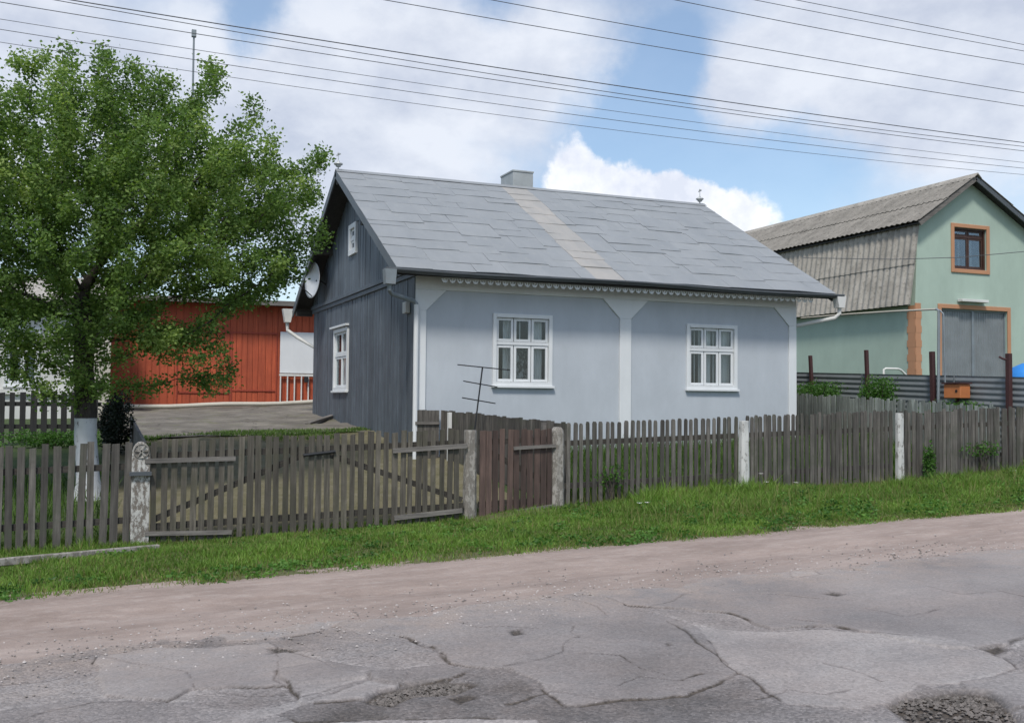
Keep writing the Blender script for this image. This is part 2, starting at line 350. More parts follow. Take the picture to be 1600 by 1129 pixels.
def roadmat():
    m = MT('worn asphalt'); t = m.attr('tone'); c = m.ramp(t, [(0, (.05, .045, .04)), (.2, (.09, .081, .078)), (.5, (.19, .174, .170)), (.8, (.32, .297, .286)), (1, (.46, .41, .38))])
    big = m.noise(.9, 8, .68); c = m.mix(m.ramp(big, [(.42, 0.0), (.72, .35)]), c, (.36, .29, .255))
    c = m.mix(m.ramp(m.noise(2.4, 9, .75, (1, 1.6, 1)), [(.35, .4), (.55, 0.0)]), c, (.19, .18, .18))
    rg = m.attr('grit'); gn = m.noise(70, 4, .75); vv = m.n('ShaderNodeTexVoronoi'); vv.inputs['Scale'].default_value = 55; m.l(m.pos, vv.inputs['Vector'])
    g2 = m.ramp(vv.outputs['Color'], [(.1, .55), (.9, 1.45)])
    c = m.mix(m.math('ADD', m.math('MULTIPLY', rg, .6), .18), c, m.mix(1.0, c, g2, 'MULTIPLY'))
    c = m.mix(m.ramp(gn, [(.32, .55), (.43, 0.0)]), c, (.05, .047, .045)); c = m.mix(m.ramp(gn, [(.60, 0.0), (.70, .55)]), c, (.5, .47, .46))
    e_ = m.attr('edge'); en = m.ramp(m.noise(3.5, 9, .75), [(.38, 0.0), (.62, 1.0)])
    c = m.mix(m.math('MULTIPLY', e_, m.math('ADD', m.math('MULTIPLY', en, .9), .1)), c, m.mix(1.0, (.34, .275, .235), m.ramp(m.noise(60, 4, .75), [(.3, .55), (.7, 1.3)]), 'MULTIPLY'))
    c = m.mix(m.ramp(t, [(.02, .95), (.2, 0.0)]), c, m.mix(1.0, (.06, .048, .038), g2, 'MULTIPLY'))  # sinks the lowest tones to near-black brown, painted pothole shadow included
    m.col(c); m.rough(.88)
    hh = m.math('ADD', m.math('MULTIPLY', vv.outputs['Distance'], m.math('MULTIPLY', rg, -1.6)), m.math('MULTIPLY', gn, .5)); m.bump(hh, .55, .012); return m.m
M['road'] = roadmat()
def dirtmat():
    m = MT('pink gravelly dirt'); c = m.ramp(m.noise(1.6, 9, .68, (.45, 1.3, 1)), [(.3, (.22, .167, .14)), (.5, (.305, .238, .205)), (.7, (.40, .32, .28))])
    c = m.mix(m.ramp(m.noise(9, 8, .75, (.6, 1.4, 1)), [(.5, 0.0), (.7, .5)]), c, (.46, .40, .36)); gn = m.noise(80, 4, .75)
    c = m.mix(m.ramp(gn, [(.32, .5), (.44, 0.0)]), c, (.09, .07, .06)); c = m.mix(m.ramp(gn, [(.62, 0.0), (.72, .5)]), c, (.48, .43, .40))
    e_ = m.attr('edge'); en = m.ramp(m.noise(2.5, 9, .75, (.6, 1.4, 1)), [(.4, 0.0), (.6, 1.0)]); c = m.mix(m.math('MULTIPLY', e_, m.math('ADD', m.math('MULTIPLY', en, .5), .1)), c, (.28, .24, .222))
    m.col(c); m.rough(.95); m.bump(m.math('ADD', gn, m.math('MULTIPLY', m.noise(12, 7, .7), 1.5)), .6, .014); return m.m
M['dirt'] = dirtmat()

# ------------------------------------------------------------------ ground
def grid(name, xs, ys, zf, mat, kind='structure', off=0.0, mask=None):
    X, Y = np.meshgrid(xs, ys); Z = zf(X, Y) + off
    V = np.stack([X.ravel(), Y.ravel(), Z.ravel()], 1); nx, ny = len(xs), len(ys)
    i = np.arange((nx - 1) * (ny - 1)); r = i // (nx - 1); c = i % (nx - 1); a = r * nx + c
    Fq = np.stack([a, a + 1, a + nx + 1, a + nx], 1)
    if mask is not None:
        mm = mask(X, Y).ravel(); Fq = Fq[mm[Fq].mean(1) > .5]
    o = fast_mesh(name, V, Fq.ravel(), np.full(len(Fq), 4), mat, {'tone': np.full(len(V), .5), 'grit': np.full(len(V), .5)}, smooth=True)
    o['kind'] = kind; return o
def gzn(X, Y): return GZ(X, Y) + .05 * fbm(X, Y, .5, 4) * (np.asarray(Y) > 13.4)
xs = np.concatenate([[-900, -300, -100, -40], np.arange(-25, 45, .5), [60, 120, 300, 900]])
ys = np.concatenate([[-300, -60, -15, -5], np.arange(0, 48, .35), [55, 80, 150, 400, 1500]])
grid('ground', xs, ys, gzn, M['garden'], off=-.06)
grid('verge_ground', np.arange(-25, 45, .2), np.arange(9.2, 13.6, .1), lambda X, Y: GZ(X, Y) + .03 * fbm(X, Y, 1.1, 4) - .012 * (Y < 9.6) , M['verge'])
dx0, dx1 = .5, 5.1
grid('driveway', np.arange(.3, 5.9, .1), np.arange(13.25, 20.2, .1), lambda X, Y: gzn(X, Y) + .04 * fbm(X, Y, 2.5, 4), M['yard_soil'], off=.0)
grid('yard_paving', np.arange(.2, 12, .1), np.arange(19.8, 31.4, .12), lambda X, Y: GZ(X, Y) + .045 * fbm(X, Y, 1.6, 6), M['yard'], off=.03)
# road: fine sheet with its patches, broken edges and potholes
def poly_sd(px, X, Y):
    inside = np.zeros(X.shape, bool); dmin = np.full(X.shape, 1e9); n = len(px)
    for i in range(n):
        x0, y0 = px[i]; x1, y1 = px[(i + 1) % n]
        ex, ey = x1 - x0, y1 - y0; t = np.clip(((X - x0) * ex + (Y - y0) * ey) / (ex * ex + ey * ey + 1e-9), 0, 1)
        dmin = np.minimum(dmin, np.hypot(X - x0 - t * ex, Y - y0 - t * ey))
        cnd = ((y0 > Y) != (y1 > Y)); xi = x0 + (Y - y0) / (y1 - y0 + 1e-12) * ex
        inside ^= cnd & (X < xi)
    return np.where(inside, dmin, -dmin)
def gp(pts): return [tuple(onG(u, v)[:2]) for u, v in pts]
PATCH = [  # outline (photo points laid on the road plane), height m, tone, grit
 ([(905,930),(1060,885),(1250,868),(1420,862),(1640,858),(1640,985),(1560,1015),(1480,1022),(1380,1000),(1290,982),(1200,988),(1130,965),(1060,958),(960,950)], .020, .50, .15),
 ([(470,962),(640,942),(930,938),(1010,965),(1085,985),(1160,1060),(1100,1078),(1070,1095),(960,1100),(880,1112),(800,1050),(700,1040),(630,1000),(520,990)], .014, .45, .3),
 ([(1085,985),(1200,992),(1290,988),(1450,1008),(1560,1035),(1582,1055),(1550,1078),(1440,1085),(1395,1100),(1330,1112),(1230,1108),(1160,1060)], .006, .66, .25),
 ([(150,1035),(240,1022),(335,1020),(420,1008),(500,1040),(560,1075),(440,1080),(300,1085),(250,1108),(160,1090)], .018, .55, .12),
 ([(330,985),(500,968),(620,955),(560,975),(480,1000),(350,1008)], .012, .52, .1),
 ([(430,1058),(520,1042),(590,1055),(640,1062),(590,1100),(470,1112)], .02, .53, .2),
 ([(560,1062),(690,1045),(740,1052),(700,1068),(600,1080),(565,1078)], .022, .35, .4),
 ([(0,1120),(120,1100),(240,1112),(420,1118),(500,1160),(-50,1200)], .012, .42, .6),
 ([(1500,1080),(1640,1058),(1640,1110),(1590,1120),(1530,1100)], .015, .45, .3),
 ([(1225,898),(1260,894),(1285,905),(1240,910)], .004, .85, .2),
 ([(560,870+205),(300,1148),(640,1128),(830,1135),(830,1180),(250,1200)], .004, .62, .5),
]
HOLES = [([(1380,1108),(1425,1088),(1500,1084),(1560,1092),(1580,1112),(1600,1150),(1450,1160)], .07),
         ([(570,1106),(600,1088),(645,1074),(700,1070),(745,1080),(712,1094),(650,1096),(612,1112)], .05),
         ([(1285,936),(1300,931),(1325,934),(1310,939)], .03), ([(410,1022),(430,1018),(470,1022),(450,1028),(418,1032)], .025),
         ([(795,992),(825,988),(830,1000),(800,1003)], .02), ([(1290,888),(1330,892),(1345,897),(1300,896)], .025),
         ([(700,1100),(745,1092),(770,1100),(730,1112)], .02), ([(1525,1020),(1570,1015),(1590,1022),(1550,1032)], .02), ([(1040,1016),(1050,1012),(1058,1018),(1044,1022)],.015)]
CRACKS = [[(0,1075),(80,1068),(150,1050)], [(60,1129),(140,1105),(210,1100)], [(1080,905),(1130,910),(1180,902),(1220,912)], [(1450,925),(1500,935),(1560,930),(1600,940)], [(700,975),(740,985),(800,983),(850,990)], [(960,1085),(1000,1070),(1060,1075),(1100,1060)], [(1180,1100),(1230,1085),(1290,1092),(1330,1085)], [(340,1085),(400,1095),(470,1090)], [(800,1110),(860,1095),(940,1105)], [(1350,960),(1400,970),(1470,962)], [(430,985),(520,975),(600,960),(700,955),(760,948)], [(420,1010),(440,1040),(436,1070),(470,1085)], [(800,1050),(850,1035),(905,1005),(900,985)],
          [(1030,975),(1080,1000),(1130,1035),(1160,1060)], [(640,1003),(700,1030),(720,1050)], [(900,1030),(960,1035),(1000,1055),(1050,1068)],
          [(1020,955),(1060,945),(1090,930),(1140,920)], [(1230,975),(1290,982)], [(1300,1045),(1360,1060),(1390,1072)], [(880,940),(930,955),(950,970)],
          [(160,1035),(250,1045),(290,1060),(300,1085)], [(1190,935),(1260,942),(1330,945)], [(1400,880),(1480,890),(1600,895)]]
EDGE_A = lambda X: 7.28 + .5 * fbm(X, X * 0 + 3.3, .55, 3) + .22 * fbm(X, X * 0 + 9.3, 2.7, 4)
def road_fields(X, Y):
    wx = X + .12 * fbm(X, Y, 1.9, 4); wy = Y + .12 * fbm(X + 40, Y, 1.9, 4)
    z = .010 * fbm(X, Y, .9, 4); tone = .43 + .5 * fbm(X, Y, .8, 7); grit = np.full(X.shape, .75); fine = fbm(X, Y, 6, 2)
    z = z + .005 * fine
    for pts, h, tn, gr in PATCH:
        d = poly_sd(gp(pts), wx, wy); f = smooth01(d / .014 + .5)
        z = z + f * (h * .6 - .004 * fine); tone = tone * (1 - f) + (tn + .05 + .26 * fbm(X + 7 * h * 100, Y, 1.1, 6)) * f; grit = grit * (1 - f) + gr * f
        rim = np.exp(-((d + .004) / .011) ** 2) * (fbm(X, Y, 1.6, 3) > -.12); tone = tone - .42 * rim * (.9 + 1.6 * fbm(X, Y, 7, 2)); z = z - .004 * rim
        lim = np.exp(-((d + .035) / .03) ** 2) * (fbm(X + 31, Y, 1.9, 3) > .0); tone = tone + .12 * lim
    wx2 = X + .10 * fbm(X, Y, 2.5, 4); wy2 = Y + .10 * fbm(X + 9, Y, 2.5, 4)
    for pts in CRACKS:
        g = gp(pts); d = np.full(X.shape, 1e9)
        for (x0, y0), (x1, y1) in zip(g[:-1], g[1:]):
            ex, ey = x1 - x0, y1 - y0; t = np.clip(((wx2 - x0) * ex + (wy2 - y0) * ey) / (ex * ex + ey * ey), 0, 1); d = np.minimum(d, np.hypot(wx2 - x0 - t * ex, wy2 - y0 - t * ey))
        wdt = .007 * (1.0 + 1.8 * vnoise(X * 3, Y * 3)); f = np.exp(-(d / np.maximum(wdt, .003)) ** 2); z = z - .006 * f; tone = tone - .42 * f
    for pts, dp in HOLES:
        d = poly_sd(gp(pts), wx2, wy2); f = smooth01(d / (.05 + dp * .6) + .3); z = z - dp * .5 * f + .012 * f * fbm(X, Y, 4, 2); tone = tone * (1 - .96 * f) + f * (.10 * fbm(X, Y, 7, 3)); grit = np.maximum(grit, f)  # pothole shadow put into the tone, brown floor taken near black
    e = EDGE_A(X) - Y; f = smooth01(e / .5 + .5); tone = tone * f + (1 - f) * (.85); grit = grit * f + .9 * (1 - f)
    return z, np.clip(tone, 0, 1), np.clip(grit, 0, 1)
xs = np.arange(-1.8, 13.0, .0095); ys = np.concatenate([np.arange(3.3, 5.6, .013), np.arange(5.6, 9.9, .02)])
X, Y = np.meshgrid(xs, ys); zr, tn, gr = road_fields(X, Y)
zd = .012 * fbm(X * .35, Y, 1.6, 5) + .006 * fbm(X, Y, 12, 3) - .025 * np.exp(-((Y - 8.35 - .15 * fbm(X, X * 0, .3, 2)) / .22) ** 2)
edg = np.where(Y < EDGE_A(X), np.exp(-np.clip(EDGE_A(X) - Y, 0, 9) / .75) * smooth01(1.1 + 1.6 * fbm(X, Y, 1.1, 5)), np.exp(-np.clip(Y - EDGE_A(X), 0, 9) / .4)); blend = smooth01((Y - EDGE_A(X)) / .14 + .5); zz = GZ(X, Y) + .03 + zr * (1 - blend) + (zd + .003) * blend - .035 * smooth01((Y - 9.3) / .5)
V = np.stack([X.ravel(), Y.ravel(), zz.ravel()], 1); nx, ny = len(xs), len(ys); i = np.arange((nx - 1) * (ny - 1)); a = (i // (nx - 1)) * nx + i % (nx - 1)
Fq = np.stack([a, a + 1, a + nx + 1, a + nx], 1); isd = ((Y - EDGE_A(X) + .10 * fbm(X, Y, 6, 3)) > 0).ravel()[Fq].mean(1) > .5
for nm, sel, mt in (('road', ~isd, 'road'), ('dirt_shoulder', isd, 'dirt')):
    f_ = Fq[sel]; used = np.unique(f_); remap = np.full(len(V), -1); remap[used] = np.arange(len(used))
    o = fast_mesh(nm, V[used], remap[f_].ravel(), np.full(len(f_), 4), M[mt], {'tone': tn.ravel()[used], 'grit': gr.ravel()[used], 'edge': edg.ravel()[used]}, smooth=True); o['kind'] = 'structure'
flat = lambda X, Y: GZ(X, Y)
for nm, x0, x1, y0, y1, mt in (('road', -60, 90, -3.5, 3.4, 'road'), ('road', -60, -1.75, 3.38, 7.28, 'road'), ('road', 12.9, 90, 3.38, 7.28, 'road'),
                              ('dirt_shoulder', -60, -1.75, 7.27, 9.7, 'dirt'), ('dirt_shoulder', 12.9, 90, 7.27, 9.7, 'dirt')):
    grid(nm, np.linspace(x0, x1, 60), np.linspace(y0, y1, 12), lambda X, Y: GZ(X, Y) - .02 * (Y > 9.5), M[mt], off=.018)
# loose stones
def stones(name, pts, sizes, mat, tn_, kind='stuff'):
    base = np.array([(1,0,0),(-1,0,0),(0,1,0),(0,-1,0),(0,0,.7),(0,0,-.7)], float); tri = np.array([(0,2,4),(2,1,4),(1,3,4),(3,0,4),(2,0,5),(1,2,5),(3,1,5),(0,3,5)])
    n = len(pts); jit = 1 + .5 * (rng.random((n, 6, 3)) - .5); ang = rng.random(n) * 6.28; ca, sa = np.cos(ang), np.sin(ang)
    P = base[None] * jit * sizes[:, None, None]; Q = P.copy(); Q[:, :, 0] = P[:, :, 0] * ca[:, None] - P[:, :, 1] * sa[:, None]; Q[:, :, 1] = P[:, :, 0] * sa[:, None] + P[:, :, 1] * ca[:, None]
    Q += pts[:, None, :]; Fc = tri[None] + (np.arange(n) * 6)[:, None, None]
    return fast_mesh(name, Q.reshape(-1, 3), Fc.reshape(-1), np.full(n * 8, 3), mat, {'tone': np.repeat(tn_, 6)})
n = 3000; px = rng.uniform(-1.6, 12.8, n); py = EDGE_A(px) + rng.normal(0, .42, n); ok = (py > 3.5) & (py < 9.4); px, py = px[ok], py[ok]
ex = [np.stack([px, py, GZ(px, py) + .035], 1)]; es = [rng.uniform(.004, .013, len(px))]; et = [rng.uniform(.3, 1, len(px))]
for pts, dp in HOLES[:2] + HOLES[3:5]:
    g = np.array(gp(pts)); c0 = g.mean(0); k = 900 if dp > .04 else 120; w3 = rng.dirichlet((1, 1, 1), k); ii = rng.integers(0, len(g), (k, 2)); q = c0 * w3[:, :1] + g[ii[:, 0]] * w3[:, 1:2] + g[(ii[:, 0] + 1) % len(g)] * w3[:, 2:]
    ex.append(np.stack([q[:, 0], q[:, 1], GZ(q[:, 0], q[:, 1]) + .035 - dp * .4], 1)); es.append(rng.uniform(.004, .017 if dp > .04 else .010, k) ); et.append(rng.uniform(0, .35, k))
tag(stones('gravel', np.concatenate(ex), np.concatenate(es), M['flint'], np.concatenate(et)), 'loose gravel and broken asphalt crumbs strewn on the road', 'gravel', kind='stuff')

# ------------------------------------------------------------------ grass
def blades(name, P, hgt, wid, tone, lean=.45, mat='grass'):
    n = len(P); a = rng.random(n) * 6.283; b = rng.random(n) * 6.283; dx, dy = np.cos(a), np.sin(a); lx, ly = np.cos(b), np.sin(b); ln = hgt * lean * rng.random(n)
    z = np.zeros(n)
    side = np.stack([dx, dy, z], 1) * wid[:, None] / 2; le = np.stack([lx * ln, ly * ln, z], 1); up = np.stack([z, z, hgt], 1)
    V = np.stack([P - side, P + side, P + side * .75 + up * .55 + le * .35, P - side * .75 + up * .55 + le * .35, P + up + le], 1).reshape(-1, 3)
    k = (np.arange(n) * 5)[:, None]; loops = (np.array([[0, 1, 2, 3, 3, 2, 4]]) + k).ravel(); sizes = np.tile([4, 3], n)
    return fast_mesh(name, V, loops, sizes, M[mat], {'tone': np.repeat(tone, 5)})
n = 400000; gx = rng.uniform(-4, 21, n); gy = rng.uniform(9.15, 13.5, n)
edge = 9.5 + .34 * fbm(gx, gx * 0 + 1, .8, 3) + .34 * fbm(gx, gx * 0 + 7, 3.0, 4) + .17 * rng.normal(0, 1, n)
rightness = smooth01((gx - 5.2) / 2.2); dfront = gy - edge; nearf = smooth01((gy - 10.0) / 2.6)
thin = rng.random(n) < (.12 + .88 * smooth01(dfront / .7 + .5 * fbm(gx, gy, 2.2, 3))); patchy = fbm(gx, gy, 1.4, 4)
wick = ((gx > 4.7) & (gx < 6.6) & (gy > 12.55))                       # worn earth in front of the wicket
keep = (dfront > 0) & thin & (patchy > -.75) & ~(wick & (rng.random(n) < .75)); gx, gy, dfront, rightness, nearf, patchy = [q[keep] for q in (gx, gy, dfront, rightness, nearf, patchy)]
hh = (.035 + .035 * rng.random(len(gx))) * (1 - rightness) + rightness * (.05 + .12 * nearf * (.35 + rng.random(len(gx)) ** 1.5)) ; hh *= (.55 + .45 * smooth01(dfront / .5)) * (1 + .8 * patchy)
lf = smooth01((1.2 - gx) / 1.2) * smooth01((gy - 12.6) / .5); hh += lf * .10 * rng.random(len(gx))
tuft = (fbm(gx + 50, gy, 3.2, 3) > .28); hh = hh * np.where(tuft, 1.7, 1.0); hh = hh * .8; hh = np.maximum(hh, .018)
tn = .56 + .5 * patchy + .16 * rng.normal(0, 1, len(gx)); dry = (rng.random(len(gx)) < .13 + .65 * (1 - smooth01(dfront / .8 + .4 * patchy))); tn = np.where(dry, .02 + .2 * rng.random(len(gx)), np.clip(tn, .24, 1))
tag(blades('grass', np.stack([gx, gy, VZ(gx, gy) - .005], 1), hh, .006 + .005 * rightness * rng.random(len(gx)) + .003, tn, .9), 'green verge grass between the picket fence and the dirt edge of the road', 'grass', kind='stuff')
n = 60000; gx = rng.uniform(-5, 20, n); gy = rng.uniform(13.3, 17, n); ok = ((gx < .35) | (gx > 6.5)); gx, gy = gx[ok], gy[ok]
thin_ = ~((gx < 1) & (rng.random(len(gx)) < .6)); gx, gy = gx[thin_], gy[thin_]; hh = .12 + .38 * rng.random(len(gx)) ** 1.6; hh = np.where(gx < 1, hh * .8, hh * .8)
tag(blades('garden_growth', np.stack([gx, gy, gzn(gx, gy) - .07], 1), hh, rng.uniform(.008, .02, len(gx)), np.clip(rng.normal(.28, .2, len(gx)), 0, 1), .8, 'leaf'), 'rank green growth in the gardens behind the picket fences', 'plants', kind='stuff')
n = 2600; gx = rng.uniform(-3, 15, n); gy = rng.uniform(10.2, 13.0, n); hs = rng.uniform(.12, .26, n) * np.where(gx > 6, 1.25, .6)
tag(blades('dry_stalks', np.stack([gx, gy, VZ(gx, gy)], 1), hs, np.full(n, .005), rng.uniform(.0, .2, n), .5), 'thin dry stalks standing out of the verge grass', 'grass', kind='stuff')
n = 8000; gx = rng.uniform(.6, 5.1, n); gy = rng.uniform(18.9, 20.6, n) ; ok = (fbm(gx, gy, 1.2, 3) + .45 * np.exp(-((gx - 3.6) / .8) ** 2) + .35 * np.exp(-((gy - 19.95) / .25) ** 2)) > .12; gx, gy = gx[ok], gy[ok]
tag(blades('moss_grass', np.stack([gx, gy, gzn(gx, gy) + .03], 1), rng.uniform(.02, .07, len(gx)), np.full(len(gx), .012), np.clip(rng.normal(.36, .2, len(gx)), 0, 1), .9, 'leaf'), 'low mossy grass along the crest of the driveway', 'grass', kind='stuff')

# ------------------------------------------------------------------ windows
def window(parent, axis, c, a0, a1, z0, z1, cols, transom, frame_w=.07, curtains=True, depth=.13, sill=True, lace_col=None, fm='white_paint', gm='glass'):
    """window in the plane axis=c seen from the minus side; a = the other horizontal axis"""
    def bx(m, p0, p1, q0, q1, d0, d1):
        if axis == 'y': m.box(p0, c + d0, q0, p1, c + d1, q1)
        else: m.box(c + d0, p0, q0, c + d1, p1, q1)
    W = bpy.data.objects  # noqa
    f = MB(); fw = frame_w
    bx(f, a0, a0 + fw, z0, z1, -.035, .06); bx(f, a1 - fw, a1, z0, z1, -.035, .06)
    bx(f, a0 + fw, a1 - fw, z1 - fw, z1, -.035, .06); bx(f, a0 + fw, a1 - fw, z0, z0 + fw * 1.1, -.035, .06)
    fo = f.build('window', M[fm], parent, bevel=.004)
    i0, i1, j0, j1 = a0 + fw, a1 - fw, z0 + fw * 1.1, z1 - fw; tz = j0 + (j1 - j0) * transom
    s = MB(); bx(s, i0, i1, tz - .028, tz + .028, .0, .055)
    wcol = (i1 - i0) / cols
    for k in range(cols):
        c0, c1 = i0 + k * wcol + .008, i0 + (k + 1) * wcol - .008
        for (q0, q1) in ((j0 + .006, tz - .034), (tz + .034, j1 - .006)):
            e = .046
            bx(s, c0, c0 + e, q0, q1, .012, .05); bx(s, c1 - e, c1, q0, q1, .012, .05); bx(s, c0 + e, c1 - e, q0, q0 + e, .012, .05); bx(s, c0 + e, c1 - e, q1 - e, q1, .012, .05)
    s.build('sash', M[fm], fo, bevel=.003)
    g = MB()
    for k in range(cols):
        c0, c1 = i0 + k * wcol + .03, i0 + (k + 1) * wcol - .03
        for (q0, q1) in ((j0 + .02, tz - .05), (tz + .05, j1 - .02)): bx(g, c0, c1, q0, q1, .028, .032)
    g.build('pane', M[gm], fo)
    if sill:
        m = MB(); bx(m, a0 - .02, a1 + .03, z0 - .03, z0 + .012, -.07, .02); m.build('sill', M[fm], fo, bevel=.004)
    if curtains:
        cu = MB(); nseg = 90; P = []; 
        for k in range(nseg + 1):
            a = i0 + (i1 - i0) * k / nseg; d = .17 + .022 * math.sin(k * .95) + .012 * math.sin(k * .37 + 1)
            for z in (j0 - .05, j1 + .05): P.append((a, c + d, z) if axis == 'y' else (c + d, a, z))
        fs = []
        for k in range(nseg):
            fr_ = (k + .5) / nseg
            if any(g0 < fr_ < g1 for g0, g1 in curtains): continue
            fs.append((2 * k, 2 * k + 2, 2 * k + 3, 2 * k + 1))
        cu.add(P, fs); cu.build('curtain', M['curtain'], fo, smooth=True)
    if lace_col is not None:
        m = MB(); bx(m, i0 + lace_col * wcol, i0 + (lace_col + 1) * wcol, j0, tz, .12, .123); m.build('lace', M['lace'], fo)
    return fo

# ------------------------------------------------------------------ the main house
HX0, HX1, HY0, HY1 = 5.19, 13.19, 17.0, 25.7
EZ, RZ, RY = 3.92, 6.55, 21.35
RX0, RX1, EY = 4.69, 13.82, 16.55; EYB = 2 * RY - EY
SL = (RZ - EZ) / (RY - EY)
house = empty('house', (HX0, HY0, .4), 'pale blue plastered cottage with a dark boarded gable end and grey felt roof', 'house')
def wrect(u0, v0, u1, v1, Y): a = onY(u0, v0, Y); b = onY(u1, v1, Y); return a.x, b.x, b.z, a.z
wa = onY(770, 489, HY0); wb = onY(862, 604, HY0); W1 = (wa.x, wb.x, wb.z, wa.z)
wa = onY(1072, 505.5, HY0); wb = onY(1151, 609, HY0); W2 = (wa.x, wb.x, wb.z, wa.z)
m = MB(); m.wall('y', HY0, .25, HX0 + .02, HX1 - .02, .2, 4.1, [W1, W2]); m.build('front_wall', M['blue_plaster'], house)
m = MB(); m.box(HX0 + .3, HY0 + 1.2, .4, HX1 - .3, HY0 + 1.25, 4.0); m.build('inner_wall', M['room'], house)
m = MB(); m.box(HX1 - .25, HY0 + .26, .2, HX1 - .021, HY1, 4.1); m.box(HX0 + .3, HY1 - .25, .2, HX1 - .26, HY1 - .001, 4.1)
m.build('rear_wall', M['dark_boards'], house)
# white relief frame on the facade
PZ = 3.62; T = -.035
m = MB(); CH = .36
def pil(x0, x1): m.box(x0, HY0 + T, .2, x1, HY0 + .01, PZ - CH)
pil(HX0 - .03, 5.36); pil(9.16, 9.40); pil(13.02, HX1 + .01)
m.box(HX0 - .03, HY0 + T, PZ, HX1 + .01, HY0 + .01, 3.93)
def cham(xi, xo, top): pass
m.prism([(HX0 - .03, PZ - CH), (5.36, PZ - CH), (5.36 + CH, PZ), (HX0 - .03, PZ)], 'y', HY0 + T, HY0 + .01)
m.prism([(9.16, PZ - CH), (9.40, PZ - CH), (9.40 + CH, PZ), (9.16 - CH, PZ)], 'y', HY0 + T, HY0 + .01)
m.prism([(13.02, PZ - CH), (HX1 + .01, PZ - CH), (HX1 + .01, PZ), (13.02 - CH, PZ)], 'y', HY0 + T, HY0 + .01)
m.build('relief_frame', M['white_paint'], house, bevel=.006)
window(house, 'y', HY0, *W1, 3, .60, curtains=[(0, .19), (.33, .49), (.53, .69), (.93, 1)], lace_col=1)
window(house, 'y', HY0, *W2, 3, .62, curtains=[(.02, .11), (.15, .2), (.24, .29), (.34, .46), (.58, .62), (.67, .8)])
# boarded gable end (plane X = HX0), with windows
ga = onX(524.5, 514, HX0); gb = onX(545, 611, HX0); GW = (gb.y, ga.y, gb.z, ga.z + .0)
GW = (GW[0], GW[1], onX(535, 611, HX0).z, onX(535, 513, HX0).z)
m = MB(); m.wall('x', HX0 - .01, .24, HY0 + .012, HY1, .2, 3.95, [GW]); m.tone = .5
def board_wall(m, y0, y1, z0f, z1f, x, sp=.115, skip=None):
    y = y0; 
    while y < y1 - .02:
        wdt = min(sp * random.uniform(.85, 1.15), y1 - y); m.tone = random.uniform(.2, .9)
        dpt = random.uniform(.012, .024)
        for (z0, z1) in ([(z0f(y + wdt / 2), z1f(y + wdt / 2))] if not (skip and y + wdt > skip[0] and y < skip[1]) else [(z0f(y), skip[2]), (skip[3], z1f(y + wdt / 2))]):
            if z1 - z0 > .02: m.box(x - dpt, y + .004, z0, x, y + wdt - .006, z1)
        y += wdt
board_wall(m, HY0 + .02, HY1, lambda y: .88 + random.uniform(-.01, .01), lambda y: 3.95, HX0 - .012, skip=(GW[0] - .01, GW[1] + .01, GW[2], GW[3]))
m.build('gable_wall', M['dark_boards'], house)
AW = (onX(559, 375, HX0 - .05).y, onX(548, 375, HX0 - .05).y, onX(553, 398, HX0 - .05).z, onX(553, 350, HX0 - .05).z)
m = MB(); m.prism([(HY0 + .05, 4.0), (HY1 - .05, 4.0), (RY, 4.0 + (RY - HY0 - .05) * SL + .12)], 'x', HX0 + .01, HX0 + .2)
zr_ = lambda y: min(RZ - .10, EZ + (min(y, 2 * RY - y) - EY) * SL - .06)
board_wall(m, HY0 - .1, HY1 + .1, lambda y: 4.0, zr_, HX0 - .045, .13, skip=(AW[0], AW[1], AW[2], AW[3])); m.tone = .4
m.prism([(HY0 + .0, 4.0), (HY1, 4.0), (RY, zr_(RY))], 'x', HX0 - .046, HX0 + .011)
m.build('gable_boarding', M['dark_boards'], house)
m = MB(); m.box(HX0 - .10, HY0 - .12, 3.93, HX0 - .02, HY1 + .1, 4.01); m.box(HX0 - .07, HY0 - .10, 3.84, HX0 - .02, HY1 + .08, 3.925); m.build('string_course', M['dark_boards'], house, bevel=.005)
m = MB(); m.tone = .3; m.box(HX0 - .045, HY0 - .01, .88, HX0 + .0, HY0 + .11, 3.83); m.build('corner_board', M['dark_boards'], house)
m = MB(); m.box(HX0 - .03, HY0 + .1, .80, HX0 + .0, HY1, .875); m.build('drip_board', M['white_paint'], house)
m = MB(); m.box(HX0 - .006, HY0 + .1, -.1, HX0 + .2, HY1 - .01, .798); m.box(HX0, HY0 + .0 - .001, -.1, HX1, HY0 + .2, .199); m.build('plinth', M['concrete'], house)
gwo = window(house, 'x', HX0 - .02, *GW, 2, .58, curtains=[(.0, .03)], frame_w=.08, gm='glass_dull')
m = MB(); m.box(HX0 - .11, GW[0] - .04, GW[3] + .02, HX0 - .01, GW[1] + .16, GW[3] + .065); m.build('hood', M['white_paint'], gwo, bevel=.004)
window(house, 'x', HX0 - .07, *AW, 1, .5, curtains=[(0, .01)], frame_w=.1, sill=False, gm='glass_dull')
